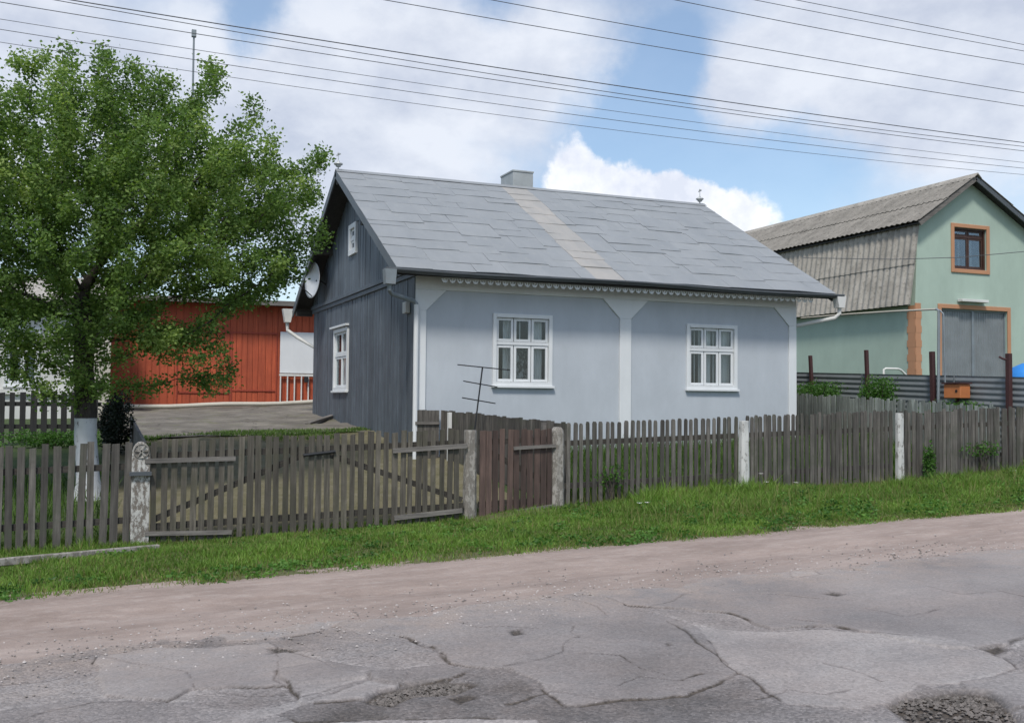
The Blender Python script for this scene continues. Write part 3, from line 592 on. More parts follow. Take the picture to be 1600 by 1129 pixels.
# roof: deck, felt sheets laid in courses
def slope_pt(x, q, side, off):            # q = distance up the slope from the eave
    n_ = math.hypot(1, SL); y = EY + q / n_; z = EZ + q * SL / n_; y -= off * SL / n_; z += off / n_
    return (x, y if side == 0 else 2 * RY - y, z)
LEN = math.hypot(RY - EY, RZ - EZ)
roof = MB()
for side in (0, 1):
    P = [slope_pt(RX0 + .02, 0, side, -.06), slope_pt(RX1 - .02, 0, side, -.06), slope_pt(RX1 - .02, LEN - .03, side, -.06), slope_pt(RX0 + .02, LEN - .03, side, -.06),
         slope_pt(RX0 + .02, 0, side, -.004), slope_pt(RX1 - .02, 0, side, -.004), slope_pt(RX1 - .02, LEN, side, -.004), slope_pt(RX0 + .02, LEN, side, -.004)]
    roof.add(P, [(0,3,2,1),(4,5,6,7),(0,1,5,4),(1,2,6,5),(2,3,7,6),(3,0,4,7)])
ro = roof.build('roof', M['dark_wood'], house)
ft = MB(); rows = 11; rh = LEN / rows
for side in (0, 1):
    for r_ in range(rows):
        x = RX0 - random.uniform(0, .8); xe = RX1; q0 = r_ * rh - .03; q1 = (r_ + 1) * rh + .03
        cuts = [RX0]
        x = RX0 + random.uniform(.35, 1.3)
        while x < RX1 - .25:
            if not (8.25 < x < 9.2): cuts.append(x)
            x += random.choice((.6, .8, 1.0, 1.15))
        cuts += [8.40 + random.uniform(-.03, .03), 9.05 + random.uniform(-.03, .03), RX1]; cuts = sorted(cuts)
        for a_, b_ in zip(cuts[:-1], cuts[1:]):
            tan = side == 0 and abs((a_ + b_) / 2 - 8.72) < .25
            ft.tone = 1.0 if tan else random.uniform(.36, .64)
            sk = random.uniform(-.02, .02); j0 = q0 + random.choice((-.12, -.06, 0, 0, .06, .1)) + random.uniform(-.04, .04); lift = .006 + random.uniform(0, .012); e0 = j0 + random.uniform(-.035, .035)
            k0 = random.uniform(0, .006); P = []; gp_ = random.choice((0, .001, .002, .004))
            nx_ = max(2, int((b_ - a_) / .2)); 
            for i in range(nx_ + 1):
                xx = a_ + gp_ + (b_ - a_ - 2 * gp_) * i / nx_; wob = .004 * math.sin(xx * 5 + r_ * 2.1) + random.uniform(-.002, .002)
                jj = j0 + (e0 - j0) * i / nx_ + random.uniform(-.004, .004)
                if r_ == 0: jj = -.03 + .012 * math.sin(xx * 3.1)
                P += [slope_pt(xx, jj, side, k0), slope_pt(xx, jj, side, lift + wob + .004), slope_pt(xx, min(q1 + .12, LEN + .0), side, .003 + k0)]
            fs = []
            for i in range(nx_): o_ = i * 3; fs += [(o_, o_ + 3, o_ + 4, o_ + 1), (o_ + 1, o_ + 4, o_ + 5, o_ + 2)]
            fs += [(0, 1, 2), (nx_ * 3 + 2, nx_ * 3 + 1, nx_ * 3)]
            ft.add(P, fs)
ft.build('felt_sheets', M['roof'], ro)
m = MB()
for i in range(10):
    x0 = RX0 + (RX1 - RX0) * i / 10; x1 = RX0 + (RX1 - RX0) * (i + 1) / 10 + .03; m.tone = random.uniform(.3, .6); dz = random.uniform(.0, .006)
    m.prism([(RY - .13, RZ - .05 + dz), (RY, RZ + .03 + dz), (RY + .13, RZ - .05 + dz), (RY, RZ + .012 + dz)], 'x', x0, x1)
m.build('ridge_cap', M['roof'], ro)
for x in (RX0, RX1 - .03):
    for side in (0, 1):
        m = MB()
        P = [slope_pt(x, -.02, side, -.17), slope_pt(x + .028, -.02, side, -.17), slope_pt(x + .028, LEN + .0, side, -.15), slope_pt(x, LEN + .0, side, -.15),
             slope_pt(x, -.02, side, .0), slope_pt(x + .028, -.02, side, .0), slope_pt(x + .028, LEN + .0, side, .0), slope_pt(x, LEN + .0, side, .0)]
        m.add(P, [(0,3,2,1),(4,5,6,7),(0,1,5,4),(1,2,6,5),(2,3,7,6),(3,0,4,7)])
        m.build('bargeboard', M['grey_metal'], ro)
for yy in (RY - 2.2, RY + 2.2, RY + 4.5, RY):
    m = MB(); zz_ = RZ - abs(yy - RY) * SL - .16; m.box(RX0 + .04, yy - .07, zz_ - .14, HX0 - .05, yy + .07, zz_); m.build('purlin', M['rail_dark'], ro)
m = MB(); m.box(RX0 + .05, EY + .03, 3.86, RX1 - .05, HY0 - .04, 3.885); m.build('soffit', M['dark_wood'], house)
m = MB(); m.box(RX0 + .03, EY + .0, 3.80, RX1 - .03, EY + .029, 3.90); m.build('fascia', M['dark_wood'], house)
# lace trim under the eave
m = MB(); x = 5.5; 
while x < 13.3:
    r0, r1 = .058, .040; n_ = 10; c = (x + .07, 3.86); ring = []
    for k in range(n_ + 1): a = math.pi + math.pi * k / n_; ring.append((c[0] + r0 * math.cos(a), c[1] + r0 * math.sin(a) * 1.35))
    for k in range(n_, -1, -1): a = math.pi + math.pi * k / n_; ring.append((c[0] + r1 * math.cos(a), c[1] + r1 * math.sin(a) * 1.2))
    for k in range(n_):
        q = [ring[k], ring[k + 1], ring[2 * n_ + 1 - k - 1], ring[2 * n_ + 1 - k]]
        m.add([(a_, EY + .055, b_ - .07) for a_, b_ in q] + [(a_, EY + .07, b_ - .07) for a_, b_ in q], [(0,1,2,3),(7,6,5,4),(0,4,5,1),(1,5,6,2),(2,6,7,3),(3,7,4,0)])
    m.box(x + .058, EY + .057, 3.735, x + .082, EY + .068, 3.86)
    x += .14
m.box(5.49, EY + .056, 3.80, 13.32, EY + .069, 3.862); m.build('eave_trim', M['white_paint'], house)
# gutters and downpipes
def gutter(x0, x1, y, z, r, sag=.02):
    m = MB(); P = []; n_ = 8; sg = 30
    for i in range(sg + 1):
        t = i / sg; x = x0 + (x1 - x0) * t; dz = -sag * math.sin(t * math.pi * 3.1) * .6 - sag * t * .4
        for k in range(n_ + 1): a = math.pi + math.pi * k / n_; P.append((x, y + r * math.cos(a), z + dz + r * math.sin(a) * .9))
        for k in range(n_, -1, -1): a = math.pi + math.pi * k / n_; P.append((x, y + (r - .006) * math.cos(a), z + dz + (r - .006) * math.sin(a) * .9))
    q = 2 * (n_ + 1); fs = [(i * q + k, i * q + (k + 1) % q, (i + 1) * q + (k + 1) % q, (i + 1) * q + k) for i in range(sg) for k in range(q)]
    m.add(P, fs); return m
gutter(RX0 - .22, RX1 + .12, EY - .075, 3.895, .08, .03).build('gutter', M['grey_metal'], house, smooth=True)
dp = MB(); hx = RX0 - .13; hy = EY - .06
dp.prism([(hx - .08, 3.62), (hx + .08, 3.62), (hx + .10, 3.87), (hx - .10, 3.87)], 'y', hy - .09, hy + .09)
dp.tube([(hx, hy, 3.63), (hx, hy, 3.53), (hx + .06, hy + .05, 3.47), (HX0 - .08, HY0 - .10, 3.40), (HX0 - .03, HY0 - .09, 3.34)], .04, 10)
dp.build('downpipe', M['hopper'], house)
dp = MB(); dp.tube([(HX0 - .03, HY0 - .09, 3.345), (HX0 - .03, HY0 - .09, .5)], .045, 10); dp.build('downpipe', M['white_paint'], house)
dp = MB(); hx = RX1 + .06
dp.prism([(hx - .07, 3.62), (hx + .07, 3.62), (hx + .11, 3.86), (hx - .11, 3.86)], 'y', hy - .08, hy + .08)
dp.tube([(hx, hy, 3.63), (hx, hy, 3.50), (hx - .07, hy + .05, 3.42), (HX1 + .06, HY0 + .1, 3.27), (HX1 + .06, HY0 + .14, 3.15), (HX1 + .06, HY0 + .14, .8)], .04, 10)
dp.build('downpipe', M['off_white'], house)
# white gutter of the rear eave with its slanting pipe
dp = MB(); q = onY(452, 490, EYB + .05); dp.prism([(q.x - .11, q.z - .22), (q.x + .03, q.z - .22), (q.x + .09, q.z + .12), (q.x - .17, q.z + .12)], 'y', EYB - .02, EYB + .18)
dp.tube([(q.x - .04, EYB + .08, q.z - .2), (q.x - .03, EYB + .08, q.z - .42), (q.x + .2, EYB - .02, q.z - .6), (HX0 + .12, HY1 + .06, q.z - .93), (HX0 + .14, HY1 + .06, .9)], .045, 10)
dp.build('downpipe', M['white_metal'], house)
# meter box, lamp pieces
mbx = onX(636, 481, HX0 - .05); m = MB(); m.box(HX0 - .12, mbx.y - .14, mbx.z - .1, HX0 - .035, mbx.y + .06, mbx.z + .1); m.build('meter_box', M['off_white'], house, bevel=.008)
# chimney
m = MB(); cx0, cx1, cy0, cy1 = 8.80, 9.30, 21.45, 22.2
m.box(cx0, cy0, 6.2, cx1, cy1, 6.93); m.box(cx0 - .015, cy0 - .015, 6.93, cx1 + .015, cy1 + .015, 6.97); m.build('chimney', M['zinc'], ro, bevel=.006)
def finial(x, y, z, parent):
    m = MB(); m.lathe((x, y, z), [(.012, 0), (.014, .06), (.05, .075), (.06, .1), (.10, .13), (.085, .155), (.03, .17), (.02, .2), (.008, .22), (.006, .33), (.02, .345), (.02, .365), (.003, .39)], 12)
    m.beam((x - .04, y, z + .31), (x + .05, y, z + .36), .01, .03); return m.build('finial', M['zinc'], parent, smooth=False)
finial(RX1 - .1, RY, RZ, ro); finial(RX0 + .06, RY, RZ, ro)

# ------------------------------------------------------------------ satellite dish, TV aerial
dc = onX(491, 438, HX0 - .35)
t = empty('satellite_dish', dc, 'round grey satellite dish on the rear corner of the dark gable', 'satellite dish')
m = MB(); P = []; nr, na = 6, 28; axis = Vector((-.97, -.24, .05)).normalized(); ux = axis.cross(Vector((0, 0, 1))).normalized(); uz = ux.cross(axis)
for i in range(nr + 1):
    rr = .43 * i / nr
    for k in range(na): a = 6.28318 * k / na; P.append(dc + ux * rr * .9 * math.cos(a) + uz * rr * 1.0 * math.sin(a) + axis * (.12 * (i / nr) ** 2 - .06))
P2 = [p - axis * .015 for p in P]; n_ = len(P)
fs = [(i * na + k, i * na + (k + 1) % na, (i + 1) * na + (k + 1) % na, (i + 1) * na + k) for i in range(nr) for k in range(na)]
m.add(P + P2, fs + [tuple(reversed([q + n_ for q in f])) for f in fs] + [(nr * na + k, nr * na + (k + 1) % na, n_ + nr * na + (k + 1) % na, n_ + nr * na + k) for k in range(na)])
m.build('reflector', M['dish'], t, smooth=True)
m = MB(); m.tube([dc - axis * .05, dc - axis * .18, Vector((HX0 - .04, dc.y, dc.z - .1))], .022); m.build('bracket', M['black_metal'], t)
m = MB(); m.tube([dc - uz * .4, dc + axis * .45 - uz * .1], .012); m.tube([dc + axis * .38, dc + axis * .48], .035); m.build('feed_arm', M['black_metal'], t)

ab = Vector((5.95, 15.4, gz(5.95, 15.4))); 
def aerial():
    Yp = 15.4; top = onY(754, 573, Yp); base = onY(738, 700, Yp); base = top + (base - top) * 1.0; base.z = min(base.z, top.z - 1.2)
    k = (gz(base.x, Yp) - .1 - top.z) / (base.z - top.z); foot = top + (base - top) * k
    t = empty('tv_aerial', foot, 'thin black aerial with three crossbars leaning above the side fence', 'aerial')
    m = MB(); m.tube([foot, top], .013); m.build('mast', M['black_metal'], t)
    for (u0, v0, u1, v1) in ((715, 569.5, 797, 578), (724, 595, 777, 604.5), (722, 621, 774, 630)):
        m = MB(); m.tube([onY(u0, v0, Yp - .02), onY(u1, v1, Yp - .02)], .009, 6); m.build('crossbar', M['black_metal'], t)
aerial()

# ------------------------------------------------------------------ fences
def picket(m, x0, x1, y, zb, zt, sp, wd, th=.02, along='x', jitter=.02, tip='flat', lean=.012, drop=.0, tones=(.15, .95)):
    x = x0
    while x < x1 - wd * .5:
        ww = wd * random.uniform(.85, 1.12); m.tone = random.uniform(*tones); d = random.uniform(-jitter, jitter); l_ = random.uniform(-lean, lean); fy = random.uniform(-.006, .006)
        a = zb(x) + random.uniform(-.02, .03) ; b = zt(x) + d; c0 = x + ww / 2 + random.uniform(-.008, .008); hw = ww / 2
        if tip == 'round': top = [(hw, b - .03), (hw * .6, b - .004), (-hw * .6, b), (-hw, b - .03)]
        elif tip == 'point': top = [(hw, b - .05), (0, b), (-hw, b - .05)]
        else: top = [(hw, b), (-hw, b + random.uniform(-.012, .012))]
        ol = [(-hw, a), (hw, a)] + top; sh = lambda z: l_ * (z - a)
        if along == 'x': m.prism([(c0 + p + sh(z), z) for p, z in ol], 'y', y + fy - th, y + fy)
        else: m.prism([(c0 + p + sh(z), z) for p, z in ol], 'x', y + fy - th, y + fy)
        x += sp * random.uniform(.93, 1.07)
FY = 13.12
def conc_post(x, y, top, label, mat, group, w_=.16, knob=False, sink=.2, rnd=True):
    z0 = gz(x, y); m = MB(); h = w_ / 2
    prof = [(1.0, -sink), (.98, .35), (.94, .8), (.92, top - z0 - .10)] + ([(.80, top - z0 - .04), (.5, top - z0)] if rnd else [(.9, top - z0)])
    P = []
    for s_, z in prof:
        for k in range(8):
            a = 6.28318 * (k + .5) / 8; r_ = h * s_ * 1.08; cx = max(-h * s_, min(h * s_, r_ * 1.3 * math.cos(a))); cy = max(-h * s_, min(h * s_, r_ * 1.3 * math.sin(a)))
            P.append((x + cx + random.uniform(-.004, .004), y + cy + random.uniform(-.004, .004), z0 + z))
    n_ = len(prof); m.add(P, [(i * 8 + k, i * 8 + (k + 1) % 8, (i + 1) * 8 + (k + 1) % 8, (i + 1) * 8 + k) for i in range(n_ - 1) for k in range(8)] + [tuple(range(7, -1, -1)), tuple((n_ - 1) * 8 + k for k in range(8))])
    if knob: pass
    o = m.build('concrete_post', mat, None, bevel=.006); return tag(o, label, 'post', group)
PG = 'posts of the roadside fence'
px1 = onY(219, 780, FY).x; px2 = onY(735.5, 780, FY).x; px3 = onY(872, 780, FY).x; px4 = onY(1157.5, 720, FY).x; px5 = onY(1400, 700, FY).x; px6 = px5 + 3.05
ztop = lambda u, v: onY(u, v, FY).z
gp1 = empty('gate_post', (px1, FY + .03, gz(px1, FY)), 'chipped whitewashed gate post with rosette top at the left end of the driveway gate', 'post', PG)
m = MB(); m.box(px1 - .105, FY - .05, gz(px1, FY) - .2, px1 + .105, FY + .14, ztop(219, 712)); 
pr = [(px1 - .105, ztop(219, 712))] + [(px1 + .105 * math.cos(a), ztop(219, 712) + .17 * math.sin(a)) for a in np.linspace(math.pi, 0, 11)] + [(px1 + .105, ztop(219, 712))]
m.prism(pr[1:-1], 'y', FY - .05, FY + .14); m.build('shaft', M['post_white'], gp1, bevel=.008)
m = MB(); cz = ztop(219, 704)
for k in range(6): a = k * math.pi / 3; m.beam((px1, FY - .053, cz), (px1 + .075 * math.cos(a), FY - .053, cz + .075 * math.sin(a)), .015, .03, (0, 1, 0))
m.tube([(px1 + .085 * math.cos(a), FY - .055, cz + .085 * math.sin(a)) for a in np.linspace(0, 6.283, 18)], .008, 6, False); m.build('rosette', M['post_grey'], gp1)
m = MB(); m.box(px1 - .13, FY - .10, ztop(219, 742), px1 + .12, FY - .05, ztop(219, 736)); m.build('hinge_strap', M['grey_metal'], gp1)
conc_post(px2, FY + .04, ztop(735, 672), 'worn grey concrete post between the wide driveway gate and the brown wicket gate', M['post_grey'], PG, .17, rnd=False)
conc_post(px3, FY + .04, ztop(872, 667), 'stained rounded concrete post between the brown wicket gate and the long picket fence', M['post_grey'], PG, .19)
conc_post(px4, FY - .08, ztop(1157, 657), 'whitewashed slim post standing in tall grass below the right half of the cottage', M['post_clean'], PG, .15, rnd=False)
conc_post(px5, FY - .08, ztop(1400, 645), 'slim bright white post farther right beyond the cottage corner', M['post_clean'], PG, .13, rnd=False)
conc_post(px6, FY + .04, ztop(1400, 645) + .1, 'post at the corner where the rear garden fence meets the road fence', M['post_grey'], PG, .13)
FG = 'picket fence runs along the road'
def fence(x0, x1, sp, wd, zb, zt, label, tip, mat, lean=.012, jit=.02, railz=(.3, .9)):
    e = empty('picket_fence', (x0, FY, gz(x0, FY)), label, 'fence', FG)
    m = MB(); picket(m, x0, x1, FY, zb, zt, sp, wd, tip=tip, lean=lean, jitter=jit); m.build('pickets', M[mat], e)
    for r_ in railz:
        m = MB(); m.beam((x0 - .03, FY + .03, g_(x0) + r_), (x1 + .02, FY + .03, g_(x1) + r_), .045, .075); m.build('rail', M['rail_dark'], e)
    return e
g_ = lambda x: .033 * x; dip = lambda x: .09 * float(smooth01((5.6 - x) / 1.6))
fence(-5.0, px1 - .12, .124, .080, lambda x: g_(x) - .06 - dip(x), lambda x: g_(x) + 1.16 + .02 * math.sin(x * 2), 'gappy leaning grey picket fence left of the driveway gate, tree behind', 'flat', 'slat', .022, .03, (.22, .86))
fence(px3 + .12, px4 - .09, .100, .058, lambda x: g_(x) - .05, lambda x: g_(x) + 1.19, 'weathered picket fence with rounded tips in front of the cottage left window', 'round', 'slat', .012, .012)
fence(px4 + .08, px5 - .08, .084, .060, lambda x: g_(x) - .05, lambda x: g_(x) + 1.20, 'close set grey picket fence between the two slim white posts', 'round', 'slat', .014, .02)
fence(px5 + .08, px6 + 3.0, .084, .062, lambda x: g_(x) - .05, lambda x: g_(x) + 1.17, 'mossy picket fence running off right of the farthest white post', 'flat', 'slat', .014, .03)
# driveway gate: two leaves
def gate(x0, x1, sp, wd, mat, label, brace, tlow=-.0, top=1.16, railm='rail_dark', straps=(), grp=None, name='gate'):
    e = empty(name, (x0, FY, g_(x0)), label, 'gate', grp)
    m = MB(); picket(m, x0, x1, FY, lambda x: g_(x) + tlow - dip(x), lambda x: g_(x) + top, sp, wd, lean=.012, jitter=.018); m.build('slats', M[mat], e)
    for r_ in (.12, .97):
        m = MB(); m.beam((x0, FY + .026, g_(x0) + r_), (x1, FY + .026, g_(x1) + r_), .04, .08); m.build('rail', M[railm], e)
    if brace:
        m = MB(); a, b = brace; m.beam((x0 + .02, FY + .026, g_(x0) + a), (x1 - .02, FY + .026, g_(x1) + b), .036, .075); m.build('brace', M[railm], e)
    for (u0, v0, u1, v1, th) in straps:
        m = MB(); m.tone = .7; m.beam(onY(u0, v0, FY - .045), onY(u1, v1, FY - .045), .03, th); m.build('hinge_board', M['rail'], e)
    return e
xm = onY(490, 760, FY).x
gate(px1 + .12, xm - .01, .110, .072, 'slat_olive', 'left leaf of the driveway gate, olive grey slats with a pale board across the top', (.2, .95), straps=((226, 720, 368, 716, .055), (226, 833.5, 362, 831, .05)), grp='leaves of the driveway gate')
gate(xm + .03, px2 - .10, .110, .072, 'slat_olive', 'right leaf of the driveway gate, olive grey slats beside the grey concrete post', (.95, .2), straps=((614, 704, 730, 696, .06), (616, 809, 722, 797, .06)), grp='leaves of the driveway gate')
m = MB(); m.tube([onY(474, 711, FY - .04), onY(524, 705, FY - .04)], .02); lt = m.build('gate_latch', M['black_metal']); tag(lt, 'dark latch bar across the meeting stiles of the driveway gate', 'latch')
gate(px2 + .12, px3 - .12, .100, .078, 'slat_brown', 'narrow reddish brown wicket gate between two concrete posts', (.9, .35), top=1.13, straps=((803, 700, 868, 696, .045), (800, 800, 868, 789, .04)), name='wicket_gate')
# side fence from the wicket to the cottage
sf = empty('side_fence', (6.35, 13.4, gz(6.35, 13.4)), 'dark old board fence running from the wicket gate back to the cottage corner', 'fence')
m = MB(); A = Vector((6.42, 13.45)); B = Vector((5.62, 16.9)); nn = 40
for k in range(nn):
    t0 = (k + .04) / nn; t1 = (k + .94) / nn; a = A.lerp(B, t0); b = A.lerp(B, t1); m.tone = random.uniform(.1, .7); zt_ = 1.38 + .15 * (k / nn) + random.uniform(-.015, .02); zb_ = gz(a.x, a.y) - .05
    m.add([(a.x,a.y,zb_),(b.x,b.y,zb_),(b.x,b.y,zt_),(a.x,a.y,zt_),(a.x+.02,a.y,zb_),(b.x+.02,b.y,zb_),(b.x+.02,b.y,zt_),(a.x+.02,a.y,zt_)], [(0,1,2,3),(7,6,5,4),(0,4,5,1),(1,5,6,2),(2,6,7,3),(3,7,4,0)])
m.build('boards', M['slat'], sf)
for tt in (.15, .9):
    m = MB(); p = A.lerp(B, tt); m.box(p.x - .07, p.y - .04, gz(p.x, p.y) - .1, p.x - .01, p.y + .03, 1.36 + .15 * tt); m.build('post', M['off_white'] if tt > .5 else M['rail'], sf)
sg = empty('yard_gate', (5.2, 16.9, gz(5.2, 16.9)), 'short dark board gate between the side fence and the cottage corner', 'gate')
m = MB()
for k in range(6): x = 5.14 + k * .075; m.tone = random.uniform(.3, .8); m.box(x, 16.88, .55, x + .07, 16.9, 1.53 + random.uniform(-.01, .01))
m.build('boards', M['slat'], sg); m = MB(); m.box(5.15, 16.85, 1.28, 5.58, 16.878, 1.33); m.build('rail', M['rail'], sg)
# picket fence and sheet fence on the right boundary
bf = empty('boundary_picket_fence', (14.9, 13.4, gz(14.9, 13.4)), 'small greenish grey picket fence running back from the road beside the bushes', 'fence')
m = MB(); picket(m, 13.5, 20.5, 14.9, lambda y: gz(14.9, y) - .1, lambda y: 1.70 + (y - 14) * .042, .085, .064, along='y', tip='flat', jitter=.03, lean=.02); m.build('pickets', M['slat_pale'], bf)
for r_ in (.3, .85):
    m = MB(); m.beam((14.94, 13.5, 1.70 - 1.15 + r_ - .02), (14.94, 20.5, 1.95 - 1.15 + r_), .04, .07); m.build('rail', M['rail_dark'], bf)
shf = empty('sheet_metal_fence', (15.7, 13.3, gz(15.7, 13.3)), 'blue grey corrugated sheet fence between the cottage and the green building', 'fence')
m = MB(); P = []; zs_ = np.arange(0, 1.605, .0137); ysx = [12.9, 21.9]
for (k, sgn) in ((0, 0), (1, .006)):
    for yy in ysx:
        zt_ = 2.22 + (yy - 13.9) * .036
        for z in zs_: P.append((15.70 + sgn + .012 * math.sin(z * 2 * math.pi / .11) * .7, yy, zt_ - zs_[-1] + z))
nz = len(zs_)
for b_ in (0, 2 * nz): m.f += [(b_ + i, b_ + i + 1, b_ + nz + i + 1, b_ + nz + i) for i in range(nz - 1)]
m.v = P; m.t = [.5] * len(P); m.build('corrugated_sheet', M['sheet'], shf, smooth=True)
for yy in (15.3, 17.9, 20.2):
    m = MB(); m.box(15.675, yy - .012, .8, 15.685, yy + .012, 2.22 + (yy - 13.9) * .036); m.build('seam', M['sheet'], shf)
pl = [(13.93, 2.65, 0.0, 'rusty red steel post with a hook near its top, at the right edge'), (15.74, 2.76, .01, 'thick rusty red post left of the orange meter box'), (17.6, 2.87, .015, 'dark post behind the rounder of the two bushes'), (19.45, 2.82, .02, 'dark post closest to the cottage, above the long bush')]
for i, (yy, zt_, ln, lb) in enumerate(pl):
    m = MB(); m.beam((15.6, yy - ln, gz(15.6, yy) - .2), (15.6 - ln * 1.5, yy + ln * 3, zt_), .085 if i < 2 else .07, .085 if i < 2 else .07, (0, 1, 0))
    e = m.build('steel_post', M['rust_post'], None, bevel=.004)
    if i == 0: m2 = MB(); m2.tube([(15.6, yy, zt_ - .12), (15.52, yy + .05, zt_ - .1), (15.5, yy + .12, zt_ - .06)], .02); m2.build('hook', M['rust_post'], e)
    tag(e, lb, 'post', 'steel posts of the sheet fence')
# gas pipe and meter box
gpz = lambda u, v: onX(u, v, 15.55)
t = empty('gas_pipe', (15.55, onX(1468, 482, 15.55).y, 1.0), 'thin pale gas pipe on stilts passing high beside the sheet fence', 'pipe')
m = MB(); q = [gpz(1463, 483), gpz(1400, 486), gpz(1330, 490.5), gpz(1252, 497)]; m.tube(q, .02); m.build('overhead_pipe', M['beige'], t)
y1_ = gpz(1468, 560).y; m = MB(); m.tube([gpz(1463, 483), gpz(1467, 485), (15.5, y1_, 1.0)], .03); m.build('support', M['hopper'], t)
a1 = gpz(1474, 490); m = MB(); m.tube([gpz(1468, 484), a1, gpz(1477, 602), gpz(1481, 609), gpz(1487, 610)], .015); m.build('drop_pipe', M['hopper'], t)
c0 = gpz(1486, 600); c1 = gpz(1512, 622)
t = empty('meter_box', (15.5, (c0.y + c1.y) / 2, c1.z), 'orange metal meter box with a round hole in front of the sheet fence', 'meter box')
m = MB(); y0_, y1_ = min(c0.y, c1.y), max(c0.y, c1.y); m.box(15.36, y0_, c1.z, 15.62, y1_, c0.z + .0); m.build('box', M['orange_box'], t, bevel=.012)
m = MB(); m.box(15.33, y0_ - .03, c0.z + .002, 15.64, y1_ + .03, c0.z + .03); m.build('lid', M['rust_post'], t)
m = MB(); m.tube([(15.352, y0_ + .09, (c0.z + c1.z) / 2), (15.37, y0_ + .09, (c0.z + c1.z) / 2)], .028, 12); m.build('hole', M['black_metal'], t)  # black disc painted in for the dark inside of the opening
m = MB(); m.beam((15.5, (y0_ + y1_) / 2, gz(15.5, 15) - .1), (15.5, (y0_ + y1_) / 2, c1.z), .05, .05); m.build('stand', M['rust_post'], t)

# ------------------------------------------------------------------ green building
GY = 23.26; gxl = onY(1430, 500, GY).x; pk = onY(1527, 283, GY - .3); gc = pk.x - .05; hw = gc - gxl; EXR = .5; gxr = gc + hw + EXR
kz = onY(1430, 343, GY).z; ez = onY(1422, 470, GY).z; pz = onY(1524, 283, GY).z; GYB = 42.0
gb_ = empty('green_building', (gxl, GY, 1.2), 'sage green plastered building with a grey corrugated gambrel roof and orange trim', 'building')
wA = onY(1490, 356, GY); wB = onY(1541, 423, GY); GWn = (wA.x, wB.x, wB.z, onY(1515, 357, GY).z)
dA = onY(1470, 482, GY); dB = onY(1573, 482, GY); GD = (dA.x, dB.x, .8, onY(1520, 484, GY).z)
m = MB(); m.wall('y', GY, .3, gxl, gxr, .5, ez, [GD])
m.wall('y', GY, .3, gxl + .12, gxr - .12, ez, kz, [GWn])
# the wall tapers slightly under the steep lower slope
m.prism([(gxl, ez), (gxl + .121, ez), (gxl + .121, kz)], 'y', GY, GY + .3); m.prism([(gxr, ez), (gxr - .121, ez), (gxr - .121, kz)], 'y', GY, GY + .3)
m.prism([(gxl + .12, kz), (gxr - .12, kz), (gc, pz - .04)], 'y', GY, GY + .3); m.build('front_wall', M['green_plaster'], gb_)
m = MB(); m.box(gxl, GY + .301, .5, gxl + .3, GYB, ez - .08); m.box(gxr - .3, GY + .301, .5, gxr, GYB, ez - .08); m.box(gxl + .301, GYB - .3, .5, gxr - .301, GYB, kz); m.build('side_wall', M['green_plaster'], gb_)
m = MB(); m.box(gxl + .35, GY + 1.3, 1, gxr - .35, GY + 1.34, kz); m.build('inner_wall', M['room'], gb_)
def corr(m, A0, A1, y0, y1, n_rows=1, amp=.022, per=.25):    # A0 lower edge (x,z), A1 upper edge (x,z), waves run up the slope, extend along y
    d = Vector((A1[0] - A0[0], 0, A1[1] - A0[1])); nrm = Vector((-d.z, 0, d.x)).normalized(); 
    if nrm.z < 0: nrm = -nrm
    ysq = np.arange(y0, y1, .022); P = []
    for r_ in range(n_rows):
        t0, t1 = r_ / n_rows - (.03 if r_ else 0), (r_ + 1) / n_rows
        for (tt, up) in ((t0, .03), (t1, .005)):
            for yy in ysq:
                wv_ = amp * math.sin(yy * 2 * math.pi / per); b = Vector((A0[0], yy, A0[1])) + d * tt + nrm * (up + wv_); P.append(b)
    q = len(ysq); k = 0; fs = []
    for r_ in range(n_rows):
        o_ = r_ * 2 * q; fs += [(o_ + i, o_ + i + 1, o_ + q + i + 1, o_ + q + i) for i in range(q - 1)]
    m.add(P, fs)
HWL = hw
for sgn, nm in ((-1, 'left'), (1, 'right')):
    hw = HWL if sgn < 0 else HWL + EXR
    ex_ = gc + sgn * (hw + .28); kx = gc + sgn * (hw - .10)
    m = MB(); corr(m, (ex_, ez - .12), (kx, kz + .02), GY - .12, GYB, 2); o = m.build('lower_roof_slope', M['asbestos'], gb_)
    o.modifiers.new('thick', 'SOLIDIFY').thickness = .012
    m = MB(); corr(m, (gc + sgn * (hw + .12), kz - .10), (gc, pz + .08), GY - .35, GYB, 2, .016, .22); o = m.build('upper_roof_slope', M['asbestos_dark'], gb_)
    o.modifiers.new('thick', 'SOLIDIFY').thickness = .012
    m = MB(); m.beam((gc + sgn * (hw + .1), GY - .3, kz - .17), (gc, GY - .3, pz + .0), .04, .14, (0, 0, 1)); m.build('bargeboard', M['grey_metal'] if sgn > 0 else M['rail'], gb_)
    m = MB(); m.prism([(gc + sgn * (hw + .05), kz - .16), (gc, pz - .02), (gc, pz + .02), (gc + sgn * (hw + .05), kz - .12)], 'y', GY - .28, GYB); m.build('roof_lining', M['dark_wood'], gb_)
    m = MB(); m.prism([(gc + sgn * hw, ez - .1), (gc + sgn * (hw + .24), ez - .1), (gc + sgn * (hw + .24), ez - .06), (gc + sgn * (hw - .12), kz - .05), (gc + sgn * (hw - .16), kz - .05)], 'y', GY + .0 + .31, GYB - .1); m.build('eave_lining', M['black_wood'], gb_)
m = MB(); m.prism([(gc - .16, pz - .0), (gc, pz + .16), (gc + .16, pz - .0), (gc, pz + .12)], 'y', GY - .38, GYB); m.build('ridge_cap', M['asbestos'], gb_)
m = MB(); qz = onY(1455, 475, GY).z
m.box(gxl - .012, GY - .02, .5, gxl + .20, GY - .001, ez - .05)
zq = .6; 
